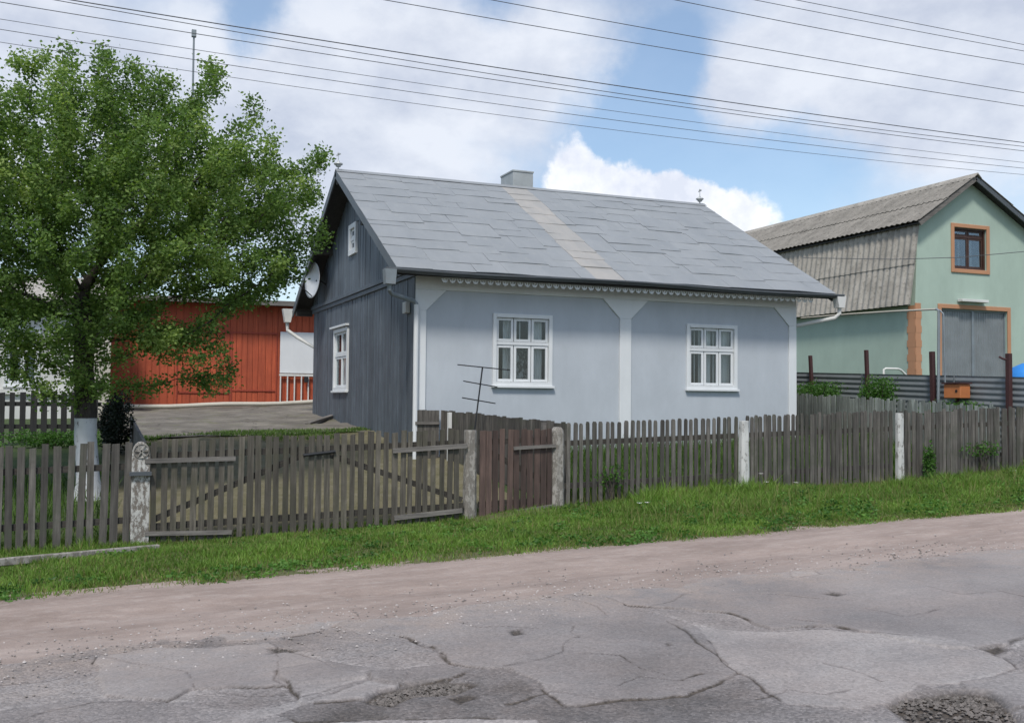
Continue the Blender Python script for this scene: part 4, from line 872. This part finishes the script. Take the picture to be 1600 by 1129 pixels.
m.box(gxl - .02, GY + .0, .5, gxl - .001, GY + .27, ez - .12); m.build('corner_quoin', M['orange_trim'], gb_)
for k in range(9):
    zz_ = ez - .5 - k * .42; m = MB(); m.box(gxl - .014, GY - .024, zz_, gxl + .225, GY - .003, zz_ + .2); m.box(gxl - .022, GY - .024, zz_, gxl - .003, GY + .31, zz_ + .2); m.build('quoin_block', M['orange_trim'], gb_)
def surround(x0, x1, z0, z1, wd, bottom=True):
    m = MB(); m.box(x0 - wd, GY - .04, z0 - (wd if bottom else 0), x0, GY - .001, z1 + wd); m.box(x1, GY - .04, z0 - (wd if bottom else 0), x1 + wd, GY - .001, z1 + wd); m.box(x0, GY - .04, z1, x1, GY - .001, z1 + wd)
    if bottom: m.box(x0, GY - .04, z0 - wd, x1, GY - .001, z0)
    return m
surround(*GWn, .12).build('window_surround', M['orange_trim'], gb_, bevel=.012)
surround(*GD, .13, False).build('door_surround', M['orange_trim'], gb_, bevel=.01)
M['brown_frame'] = metal('dark brown frame', (.05, .022, .015), .5)
window(gb_, 'y', GY + .08, *GWn, 2, .82, curtains=[(.0, .28), (.36, .5), (.78, 1)], sill=False, fm='brown_frame', frame_w=.05)
for (xa, xb, nm) in ((GD[0], GD[0] + (GD[1] - GD[0]) * .5, 0), (GD[0] + (GD[1] - GD[0]) * .5, GD[1], 1)):
    m = MB(); P = []; xs_ = np.arange(xa + .04, xb - .02, .012)
    for z in (GD[2], GD[3] - .03):
        for x in xs_: ph = (x / .19) % 1.0; P.append((x, GY + .1 + (.016 if .2 < ph < .3 or .7 < ph < .8 else 0), z))
    q = len(xs_); m.add(P, [(i, i + 1, q + i + 1, q + i) for i in range(q - 1)]); dl = m.build('door_leaf', M['sheet'], gb_)
    m = MB(); m.box(xa + .0, GY + .06, GD[2], xa + .05, GY + .125, GD[3]); m.box(xb - .04, GY + .06, GD[2], xb + .0 - .001, GY + .125, GD[3]); m.box(xa + .051, GY + .06, GD[3] - .05, xb - .041, GY + .125, GD[3]); m.build('door_frame', M['hopper'], dl)
m = MB(); c_ = onY(1521, 471, GY - .15); m.box(c_.x - .5, GY - .22, c_.z - .02, c_.x + .55, GY - .02, c_.z + .06); m.build('strip_lamp', M['off_white'], gb_, bevel=.01)
# white tube rail and blue tarp seen over the sheet fence
Yr = 20.0; pr = [onY(1381, 600, Yr), onY(1381, 577, Yr), onY(1384, 575.5, Yr), onY(1403, 576, Yr), onY(1408, 578, Yr), onY(1418, 588, Yr), onY(1424, 600, Yr)]
pr = [Vector((pr[0].x, Yr, gz(pr[0].x, Yr)))] + pr + [Vector((pr[-1].x, Yr, gz(pr[-1].x, Yr)))]
m = MB(); m.tube(pr, .028); tag(m.build('tube_rail', M['white_metal'], None, smooth=True), 'white bent tube rail showing just above the sheet fence', 'rail')
bt = onY(1606, 590, 19.5); m = MB(); g0 = gz(bt.x, 19.5); top = onY(1606, 566, 19.5).z
m.lathe((bt.x + .1, 19.5, g0), [(.55, 0), (.6, .3), (.56, top - g0 - .3), (.42, top - g0 - .12), (.2, top - g0 - .02), (.02, top - g0)], 20); tag(m.build('covered_barrel', M['blue_plastic'], None, smooth=True), 'bright blue covered heap at the right edge in front of the green building', 'tarpaulin')

# ------------------------------------------------------------------ red barn
BY = 31.3; bx0 = onY(173, 560, BY).x; bx1 = 11.5; bz1 = onY(400, 476, BY).z; bz0 = 1.15
barn = empty('red_barn', (bx0, BY, 1.4), 'long red boarded barn at the back of the yard behind the tree', 'barn')
m = MB(); m.box(bx0, BY + .03, bz0, bx1, BY + .2, bz1); m.box(bx0, BY + .2, bz0, bx0 + .15, BY + 6, bz1); m.box(bx1 - .15, BY + .2, bz0, bx1, BY + 6, bz1)
dxw = onY(437, 560, BY).x; x = bx0
def barn_base(x): return onY(300, 634, BY).z + (x - 3) * .05
while x < bx1 - .02:
    ww = random.choice((.16, .19, .22)) ; ww = min(ww, bx1 - x); m.tone = random.uniform(.3, .8); m.box(x + .006, BY + .012 * random.random(), barn_base(x) - .02, x + ww - .006, BY + .029, bz1 - .02); x += ww
m.build('wall', M['red_boards'], barn)
for (u0, u1) in ((362, 434), (277, 362)):
    a = onY(u0, 500, BY).x; b = onY(u1, 500, BY).x; zt_ = onY(350, 520, BY).z; zb_ = barn_base(a) + .03; m = MB(); m.tone = .3
    m.box(a, BY - .022, zt_, b, BY - .002, zt_ + .05); m.box(a, BY - .022, zb_, a + .035, BY - .002, zt_ - .001); m.box(b - .03, BY - .022, zb_, b, BY - .002, zt_ - .001)
    m.box(a + .05, BY - .02, zb_ + .38, b - .05, BY - .002, zb_ + .42); m.build('door', M['red_trim'], barn)
m = MB(); m.prism([(BY - .55, bz1 + .02), (BY - .55, bz1 + .10), (BY + 3, bz1 + .2), (BY + 6.5, bz1 + .10), (BY + 6.5, bz1 + .02), (BY + 3, bz1 + .1)], 'x', bx0 - .3, bx1 + .3); m.build('roof', M['grey_metal'], barn)
m = MB(); m.box(bx0 - .3, BY - .60, bz1 - .05, bx1 + .3, BY - .56, bz1 + .09); m.build('fascia', M['rail'], barn)
m = MB(); m.box(bx0 - .02, BY - .12, bz0 - .3, bx1, BY + .0, barn_base(3) - .06); m.build('plinth', M['concrete'], barn)
wz1 = onY(460, 519, BY).z; wz0 = onY(460, 583, BY).z
m = MB(); m.box(dxw, BY - .07, wz0, dxw + 2.6, BY - .03, wz1); m.build('white_panel', M['white_paint'], barn, bevel=.01)
rz0 = onY(460, 627, BY).z; xr = dxw; rl = MB(); rl.box(dxw - .02, BY - .12, wz0 - .09, dxw + 2.6, BY - .075, wz0 - .02)
for k in range(13): rl.box(dxw + k * .21, BY - .115, rz0 - .05, dxw + k * .21 + .035, BY - .08, wz0 - .091)
rl.build('balustrade', M['white_metal'], barn)
m = MB(); lx = onY(479, 592, BY - .2); m.box(lx.x - .06, BY - .2, lx.z - .1, lx.x + .06, BY - .121, lx.z + .08); m.build('lamp', M['black_metal'], barn, bevel=.01)
m = MB(); m.box(dxw - .1, BY - 1.0, rz0 - .35, dxw + 3, BY - .125, rz0 - .05); tag(m.build('porch_step', M['concrete'], None, bevel=.02), 'blue grey concrete porch step below the white railing of the barn', 'step')

# ------------------------------------------------------------------ white house at the left, dark fence
WY = 28.5; wx1 = onY(172, 600, WY).x; wh = empty('white_house', (wx1 - 9, WY, .8), 'white neighbouring house behind the tree at the far left', 'house')
z1_ = onY(80, 470, WY).z; wl = onY(4, 560, WY).x; wr = onY(46, 560, WY).x
WW = (onY(6, 590, WY).x, onY(62, 590, WY).x, onY(30, 603, WY).z, onY(30, 510, WY).z); WW2 = (onY(105, 590, WY).x, onY(140, 590, WY).x, WW[2], WW[3])
m = MB(); m.wall('y', WY, .3, wx1 - 9, wx1 - .6, .3, z1_, [WW]); m.box(wx1 - 9, WY + .301, .3, wx1 - 8.7, WY + 7, z1_); m.build('wall', M['off_white'], wh)
m = MB(); m.box(wx1 - .599, WY - .02, .3, wx1, WY + 7, z1_); m.build('corner_wall', M['beige'], wh)  # beige strip puts the lit stretch of the white wall into the colour
m = MB(); m.box(wx1 - 8.6, WY + 1.2, .5, wx1 - .7, WY + 1.25, z1_); m.build('inner_wall', M['room'], wh)
window(wh, 'y', WY, *WW, 2, .65, curtains=[(.1, .35), (.6, .7)])
m = MB(); m.box(wx1 - 9, WY - .09, WW[2] - .2, wx1 - .62, WY - .001, WW[2] - .08); m.build('ledge', M['off_white'], wh)
m = MB(); m.prism([(WY - .5, z1_), (WY + 3.5, z1_ + 1.0), (WY + 7.5, z1_), (WY + 7.5, z1_ - .06), (WY - .5, z1_ - .06)], 'x', wx1 - 9.4, wx1 + .1); m.build('roof', M['asbestos'], wh)
DY = 20.6; df = empty('dark_picket_fence', (-7, DY, .6), 'nearly black picket fence in front of the white house, behind the tree', 'fence')
dx1_ = onY(158, 650, DY).x; m = MB(); picket(m, -9, dx1_, DY, lambda x: onY(80, 692, DY).z, lambda x: onY(80, 613, DY).z + (x + 1) * .02, .17, .10, jitter=.02, tones=(.3, .8)); m.build('pickets', M['black_wood'], df)
for v_ in (631, 666):
    m = MB(); z_ = onY(80, v_, DY).z; m.beam((-9, DY + .03, z_), (dx1_, DY + .03, z_), .04, .08); m.build('rail', M['black_wood'], df)
# low boards by the driveway and pale kerb beam in the yard
a = onG(248, 863); b = onG(-40, 890); d_ = (b - a).normalized()
m = MB(); m.beam(a + Vector((0, 0, .055)), b + d_ * 1.5 + Vector((0, 0, .055)), .075, .075); tag(m.build('concrete_beam', M['post_grey'], None, bevel=.008), 'long pale concrete beam lying in the grass before the left fence', 'beam')
m = MB(); q0 = onY(203, 650, 19.5); q1 = onY(224, 690, 15.5)
m.add([(q0.x, 19.5, q0.z), (q1.x, 15.5, q1.z), (q1.x, 15.5, gz(q1.x, 15.5) - .1), (q0.x, 19.5, gz(q0.x, 19.5) - .1), (q0.x + .04, 19.5, q0.z), (q1.x + .04, 15.5, q1.z), (q1.x + .04, 15.5, gz(q1.x, 15.5) - .1), (q0.x + .04, 19.5, gz(q0.x, 19.5) - .1)], [(0,1,2,3),(7,6,5,4),(0,4,5,1),(1,5,6,2),(2,6,7,3),(3,7,4,0)])
tag(m.build('board_partition', M['rail'], None), 'low grey board partition sloping along the left side of the driveway', 'partition')
Ky = 29.6; m = MB(); pts = [Vector((x, Ky + .12 * math.sin(x * 1.1), gz(x, Ky) + .13 + .015 * math.sin(x * 2.3))) for x in np.linspace(.5, 8, 16)]; m.tube(pts, .06, 8); tag(m.build('drain_pipe', M['beige'], None, smooth=True), 'pale buff pipe lying across the yard before the barn', 'pipe')
m = MB(); a = Vector((4.3, 21.9, gz(4.3, 21.9) + .06)); b = Vector((5.25, 23.6, gz(5.2, 23.6) + .12)); m.beam(a, b, .12, .05); tag(m.build('plank', M['rail'], None), 'dark plank lying on the paving against the cottage foot', 'plank')

# ------------------------------------------------------------------ overhead wires
WG = 'overhead wires crossing the sky'
wires = [((0, -18), (700, 94), (1600, 223), 12.0, .011, 'thickest dark wire of the middle bundle, uppermost of its three'),
         ((84, 0), (700, 105), (1600, 229), 12.2, .008, 'second wire of the middle bundle, just under the thickest one'),
         ((0, 3.5), (700, 114), (1600, 236), 12.4, .008, 'third and lowest wire of the middle bundle'),
         ((0, 30), (700, 137), (1600, 254), 12.8, .006, 'thin wire directly below the middle bundle'),
         ((0, 46), (700, 152), (1600, 263), 13.0, .007, 'second lowest wire above the roof'),
         ((0, 66), (700, 169), (1600, 273), 13.2, .006, 'lowest of all the wires, closest above the cottage chimney'),
         ((600, 0), (1054, 78), (1600, 166), 11.0, .008, 'wire entering at the top centre, first above the middle bundle'),
         ((767, 0), (1200, 78), (1600, 145), 10.8, .008, 'wire entering at the top right of centre, over the chimney'),
         ((1054, 0), (1330, 54), (1600, 101), 10.4, .008, 'third wire from the top right corner'),
         ((1178, 0), (1390, 41), (1600, 80), 10.2, .007, 'second wire from the top right corner'),
         ((1243, 0), (1420, 34), (1600, 70), 10.0, .007, 'wire nearest the top right corner')]
for (p0, p1, p2, Yw, r_, lb) in wires:
    q = [onY(*p, Yw) for p in (p0, p1, p2)]; co = np.polyfit([p.x for p in q], [p.z for p in q], 2)
    co1 = np.polyfit([p.x for p in q], [p.z for p in q], 1)
    xs_ = np.linspace(-14, 34, 60); c2 = min(max(co[0], .0), .004)
    xm_ = q[1].x; zz_ = [q[0].z + (q[2].z - q[0].z) * (x - q[0].x) / (q[2].x - q[0].x) + c2 * (x - q[0].x) * (x - q[2].x) for x in xs_]
    m = MB(); m.tube([(x, Yw, z) for x, z in zip(xs_, zz_)], r_ * .55, 6); tag(m.build('overhead_wire', M['wire'], None, smooth=True), lb, 'wire', WG)
a = gpz(1600, 394) ; m = MB(); pA = onX(505, 368, HX0 - .2); 
m.tube([onY(1600, 393, 19), onY(1500, 402, 19.8), onY(1400, 405, 20.6), onY(1255, 403, 21.9)], .009, 6); tag(m.build('service_cable', M['wire'], None), 'thin slack cable crossing in front of the green building', 'cable')
m = MB(); q = onY(303, 57, 34); q2 = Vector((q.x, 34, 2)); m.tube([q2, q], [.05, .03], 8); m.box(q.x - .07, 33.93, q.z - .02, q.x + .07, 34.07, q.z + .2); tag(m.build('antenna_mast', M['hopper'], None), 'slender mast rising above the tree top', 'mast')

# ------------------------------------------------------------------ trees and shrubs
def leaves_mesh(name, P, size, tone, mat, parent, flat=.4):
    n = len(P); d = rng.normal(0, 1, (n, 3)); d[:, 2] *= .6; d /= np.linalg.norm(d, axis=1)[:, None]
    u = rng.normal(0, 1, (n, 3)); u[:, 2] *= flat; s_ = np.cross(d, u); s_ /= np.linalg.norm(s_, axis=1)[:, None] + 1e-9; nn_ = np.cross(s_, d)
    L_ = size[:, None]; V = np.stack([P, P + d * L_ * .5 + s_ * L_ * .30 + nn_ * L_ * .08, P + d * L_, P + d * L_ * .5 - s_ * L_ * .30 + nn_ * L_ * .08], 1).reshape(-1, 3)
    k = (np.arange(n) * 4)[:, None]; lo = (np.array([[0, 1, 2, 0, 2, 3]]) + k).ravel()
    return fast_mesh(name, V, lo, np.full(2 * n, 3), M[mat], {'tone': np.repeat(np.clip(tone, 0, 1), 4)}, parent)
def colonize(attr_pts, start, step=.16, infl=1.3, kill=.30, iters=140):
    nodes = [Vector(p) for p in start]; par = [-1] + list(range(len(start) - 1)); at = [Vector(p) for p in attr_pts]
    for it in range(iters):
        kd = kdtree.KDTree(len(nodes)); [kd.insert(p, i) for i, p in enumerate(nodes)]; kd.balance(); pull = {}; keep = []
        for p in at:
            co, idx, dist = kd.find(p)
            if dist < kill: continue
            keep.append(p)
            if dist < infl * (3 if it < 14 else 1): pull.setdefault(idx, Vector()); pull[idx] += (p - co).normalized()
        at = keep
        if not at or not pull: break
        for idx, d in pull.items():
            if d.length < 1e-3: continue
            q = nodes[idx] + (d.normalized() + Vector([random.uniform(-.25, .25) for _ in range(3)])).normalized() * step
            nodes.append(q); par.append(idx)
    return nodes, par
TY = 15.6; tb = onY(139, 735, TY); tb.z = gz(tb.x, TY) - .05
PX = lambda u, v, dy=0: onY(u, v, TY + dy)
def crown_points():
    # lobes: photo place of the centre, depth offset, radii (m) and number of growth points
    lobes = [((30, 300), 0, (1.9, 1.8, 1.25), 520), ((150, 230), .2, (1.6, 1.7, 1.15), 430), ((260, 280), 0, (1.7, 1.9, 1.1), 520), ((380, 300), -.1, (1.15, 1.5, .85), 330), ((440, 350), -.2, (.85, 1.1, .75), 200),
             ((120, 400), 0, (2.1, 2.0, .85), 480), ((330, 410), -.1, (1.5, 1.6, .60), 330), ((-90, 400), 0, (1.8, 1.8, 1.6), 300), ((-120, 240), 0, (1.6, 1.6, 1.4), 240), ((80, 150), 0, (.8, .8, .60), 130), ((180, 130), 0, (.7, .8, .55), 110), ((20, 200), .3, (.8, .9, .55), 110),
             ((270, 170), .1, (.7, .8, .45), 70), ((60, 490), -.2, (1.2, 1.2, .45), 130), ((240, 520), -.3, (.85, .8, .35), 90), ((310, 560), -.4, (.55, .6, .3), 60), ((180, 480), .3, (.9, 1, .5), 110), ((470, 290), -.2, (.4, .5, .3), 26), ((500, 330), -.4, (.28, .3, .3), 16), ((495, 375), -.5, (.22, .25, .18), 16), ((340, 130), 0, (.35, .4, .35), 14), ((430, 415), -.3, (.6, .8, .38), 90), ((380, 350), -.5, (.9, .8, .5), 110), ((150, 350), -.8, (1.8, .9, .9), 200), ((300, 230), -.5, (1.2, .8, .6), 110), ((30, 560), -.2, (.8, .7, .3), 40), ((100, 600), -.5, (.4, .4, .25), 30), ((140, 530), -.7, (.6, .4, .4), 80), ((150, 600), -.6, (.35, .3, .3), 40), ((60, 620), -.5, (.3, .3, .15), 12), ((40, 545), -.4, (.75, .5, .3), 80), ((110, 560), -.6, (.4, .4, .3), 50)]
    out = []
    for (u, v), dy, rr, k in lobes:
        c = PX(u, v, dy)
        for _ in range(int(k * 1.15)):
            d = Vector([random.gauss(0, 1) for _ in range(3)]).normalized() * random.random() ** .42; out.append((c.x + d.x * rr[0], c.y + d.y * rr[1], c.z + d.z * rr[2]))
    for (u, v) in ((100, 62), (112, 85), (60, 90), (155, 75), (185, 75), (190, 95), (335, 95), (330, 110), (345, 108), (300, 140), (245, 110), (375, 150), (410, 175), (415, 172), (430, 200), (515, 245), (522, 252), (490, 230), (497, 262), (365, 590), (355, 560), (330, 600), (225, 600), (8, 90), (15, 110), (485, 400), (470, 425), (440, 455), (395, 470), (340, 620), (505, 300)):
        for _ in range(3): c = PX(u + random.uniform(-9, 9), v + random.uniform(-9, 9), random.uniform(-.4, .4)); out.append(tuple(c))
    return out
tree = empty('plum_tree', tb, 'large leafy fruit tree with whitewashed trunk behind the left picket fence', 'tree')
tk = [Vector((tb.x, TY, tb.z))]; hgt = onY(135, 470, TY).z - tb.z
for i in range(1, 13): tk.append(Vector((tb.x + (onY(128, 470, TY).x - tb.x) * i / 12 + .03 * math.sin(i), TY + .03 * math.cos(i * 1.3), tb.z + hgt * i / 12)))
nodes, par = colonize(crown_points(), tk)
nn_ = len(nodes); child = [0] * nn_; rad = [0.0] * nn_
for i in range(nn_ - 1, -1, -1):
    r2 = rad[i] if rad[i] > 0 else .0045 ** 2.2; rad[i] = r2
    if par[i] >= 0: rad[par[i]] += r2; child[par[i]] += 1
rad = [r_ ** (1 / 2.2) for r_ in rad]
k_ = .125 / rad[12] if rad[12] > 0 else 1
for i in range(nn_):
    f = min(1, rad[i] / rad[12]); rad[i] = rad[i] * (1 + (k_ - 1) * f)
for i in range(13): rad[i] = .125
m = MB(); wm = MB(); zw = onY(139, 653, TY).z
def seg(m, a, b, ra, rb, n=6):
    d = (b - a); 
    if d.length < 1e-5: return
    d.normalize(); u = d.orthogonal().normalized(); w_ = d.cross(u); P = []
    for p, r_ in ((a, ra), (b, rb)):
        for k in range(n): an = 6.28318 * k / n; P.append(p + (u * math.cos(an) + w_ * math.sin(an)) * r_)
    m.add(P, [(k, (k + 1) % n, n + (k + 1) % n, n + k) for k in range(n)])
def trunk_tube(mb, pts, rr):
    P = []; n = 20
    for i, (p, r_) in enumerate(zip(pts, rr)):
        for k in range(n):
            a = 6.28318 * k / n; q = r_ * (1 + .07 * math.sin(3 * a + .8 * i) + .05 * math.sin(7 * a + 1.7 * i)); P.append((p.x + q * math.cos(a), p.y + q * math.sin(a), p.z))
    mb.add(P, [(i * n + k, i * n + (k + 1) % n, (i + 1) * n + (k + 1) % n, (i + 1) * n + k) for i in range(len(pts) - 1) for k in range(n)])
def tp(z):
    t_ = (z - tb.z) / hgt; return Vector((tb.x + (onY(128, 470, TY).x - tb.x) * t_, TY, z)), .125 + .03 * (1 - t_) ** 1.2
zz_ = np.linspace(zw, tb.z + hgt, 16); trunk_tube(m, [tp(z)[0] for z in zz_], [tp(z)[1] for z in zz_])
zz_ = np.linspace(tb.z - .1, zw, 9); trunk_tube(wm, [tp(z)[0] for z in zz_], [tp(z)[1] * 1.01 + .06 * max(0, 1 - (z - tb.z) / .25) for z in zz_])
for i in range(13, nn_): seg(m, nodes[par[i]], nodes[i], min(rad[par[i]], rad[i] * 1.5), rad[i], 7 if rad[i] > .03 else 4)
to = m.build('trunk', M['bark'], tree, smooth=True); wm.build('whitewash', M['whitewash'], to, smooth=True)
tips = [i for i in range(13, nn_) if rad[i] < .022]
TP = np.array([nodes[i][:] for i in tips]); print('tree nodes', nn_, 'tips', len(tips))
nl = 290000; idx = rng.integers(0, len(TP), nl); cl = rng.normal(0, 1, (len(TP),)); sp_ = rng.normal(0, .078, (nl, 3)); LP = TP[idx] + sp_
ok = rng.random(nl) < np.clip(.72 + .4 * cl[idx], .05, 1); lu = fbm(TP[:, 0] + TP[:, 1] * .7, TP[:, 2] + TP[:, 1] * .4, 1.0, 3)[idx]; LP = LP[ok]; 
tone = .50 + .16 * cl[idx][ok] + .5 * lu[ok] + .13 * rng.normal(0, 1, len(LP))
leaves_mesh('crown', LP, rng.uniform(.03, .074, len(LP)), tone, 'leaf', tree)
def shrub(name, c, rr, n, label, mat='shrub', size=(.03, .06), stems=7):
    c = Vector(c); e = empty(name, (c.x, c.y, gz(c.x, c.y)), label, 'shrub')
    m = MB(); ends = []
    for k in range(stems):
        d = Vector((random.uniform(-1, 1) * rr[0] * .7, random.uniform(-1, 1) * rr[1] * .7, rr[2] * random.uniform(.2, .8))); m.tube([Vector((c.x, c.y, gz(c.x, c.y) - .05)), Vector((c.x, c.y, (c.z + gz(c.x, c.y)) / 2)) + d * .4, c + d], [.014, .01, .005], 5)
    m.build('stems', M['bark'], e); P = rng.normal(0, 1, (n, 3)); P /= np.linalg.norm(P, axis=1)[:, None]; P *= rng.random((n, 1)) ** .45
    P *= (1 + .7 * fbm(P[:, 0] * 2 + c.x, P[:, 2] * 2 + P[:, 1], 1.5, 3))[:, None]; tn_ = .5 + .5 * fbm(P[:, 0] * 3, P[:, 2] * 3 + P[:, 1] * 2, 1.2, 3) + .15 * rng.normal(0, 1, n)
    P = P * np.array(rr) + np.array(c[:]); leaves_mesh('foliage', P, rng.uniform(*size, n), tn_, mat, e); return e
q = onX(1275, 612, 15.3); shrub('bush', (15.25, q.y - .1, q.z - .05), (.35, .85, .30), 3600, 'low long green bush behind the little picket fence next to the cottage')
q = onX(1374, 612, 15.3); shrub('bush', (15.25, q.y, q.z - .02), (.3, .5, .36), 3000, 'round green bush before the sheet fence, below a dark post')
q = onX(1500, 632, 15.2); shrub('bush', (15.2, q.y + .2, q.z - .12), (.3, 1.0, .2), 1800, 'straggly weeds growing along the foot of the sheet fence under the orange box')
q = onY(180, 655, 18.5); shrub('dark_shrub', (q.x, 18.5, q.z - .05), (.27, .35, .55), 5200, 'very dark shrub between the tree trunk and the red barn', 'dark_shrub')
q = onY(85, 684, 19.8); shrub('bush', (q.x, 19.8, q.z - .02), (.95, .35, .16), 2600, 'low bright green plants at the foot of the black fence')
q = onY(1452, 722, FY - .15); shrub('weed_clump', (q.x, FY - .16, q.z - .02), (.12, .08, .33), 700, 'tall dark weed growing against the fence right of the bright white post', size=(.03, .06))
q = onY(1535, 702, FY - .08); shrub('creeper', (q.x, FY - .1, q.z), (.42, .05, .16), 260, 'thin creeper on the mossy pickets near the right edge', size=(.035, .06))
q = onY(955, 745, FY - .08); shrub('creeper', (q.x, FY - .1, q.z), (.24, .05, .2), 160, 'sparse creeper leaves on the picket fence under the left window', size=(.03, .055))
# broad leaved weeds scattered in the verge
nc = 200; wx_ = rng.uniform(-3, 16, nc); wy_ = np.where(rng.random(nc) < .5, rng.uniform(9.6, 10.3, nc), rng.uniform(10.2, 13.0, nc)); ci = rng.integers(0, nc, 9000); sp2 = rng.normal(0, .07, (9000, 2)); zz2 = rng.random(9000) ** 1.5 * (.05 + .10 * smooth01((wx_[ci] - 5) / 2))
PW = np.stack([wx_[ci] + sp2[:, 0], wy_[ci] + sp2[:, 1], VZ(wx_[ci], wy_[ci]) + .01 + zz2], 1)
tag(leaves_mesh('verge_weeds', PW, rng.uniform(.025, .06, 9000), .62 + .25 * rng.normal(0, 1, nc)[ci] + .1 * rng.normal(0, 1, 9000), 'shrub', None, .25), 'low broad leaved weeds scattered through the verge grass', 'weeds', kind='stuff')
# small white flowers in the verge
def flower(x, y, h, label):
    z0 = gz(x, y); e = empty('white_flower', (x, y, z0), label, 'flower', 'white flowers in the verge')
    m = MB(); m.tube([(x, y, z0), (x + .01, y, z0 + h)], .003, 5); m.build('stem', M['shrub'], e)
    m = MB()
    for k in range(7):
        a = k * .9; c = Vector((x + .01 + .02 * math.cos(a), y + .02 * math.sin(a), z0 + h + .004)); m.add([Vector((x + .01, y, z0 + h)), c + Vector((.008 * -math.sin(a), .008 * math.cos(a), 0)), Vector((x + .01 + .045 * math.cos(a), y + .045 * math.sin(a), z0 + h + .012)), c - Vector((.008 * -math.sin(a), .008 * math.cos(a), 0))], [(0, 1, 2, 3)])
    m.build('petals', M['petal'], e)
for (u, v, lb) in ((1188, 740, 'upper white flower just right of the slim post in tall grass'), (1197, 753, 'lower white flower just right of the slim post in tall grass'), (1243, 754, 'single white flower midway between the two slim white posts'),
                   (998, 797, 'white flower in the grass below the pickets, left of its twin'), (1010, 798, 'white flower in the grass below the pickets, right of its twin'), (1580, 750, 'white flower near the right edge of the verge, upper one'), (1587, 763, 'white flower near the right edge of the verge, lower one')):
    Yf = 12.75 if v < 780 else 12.0; q = onY(u, v, Yf); flower(q.x, Yf, max(.12, q.z - gz(q.x, Yf)), lb)
scene.cycles.transparent_max_bounces = 16
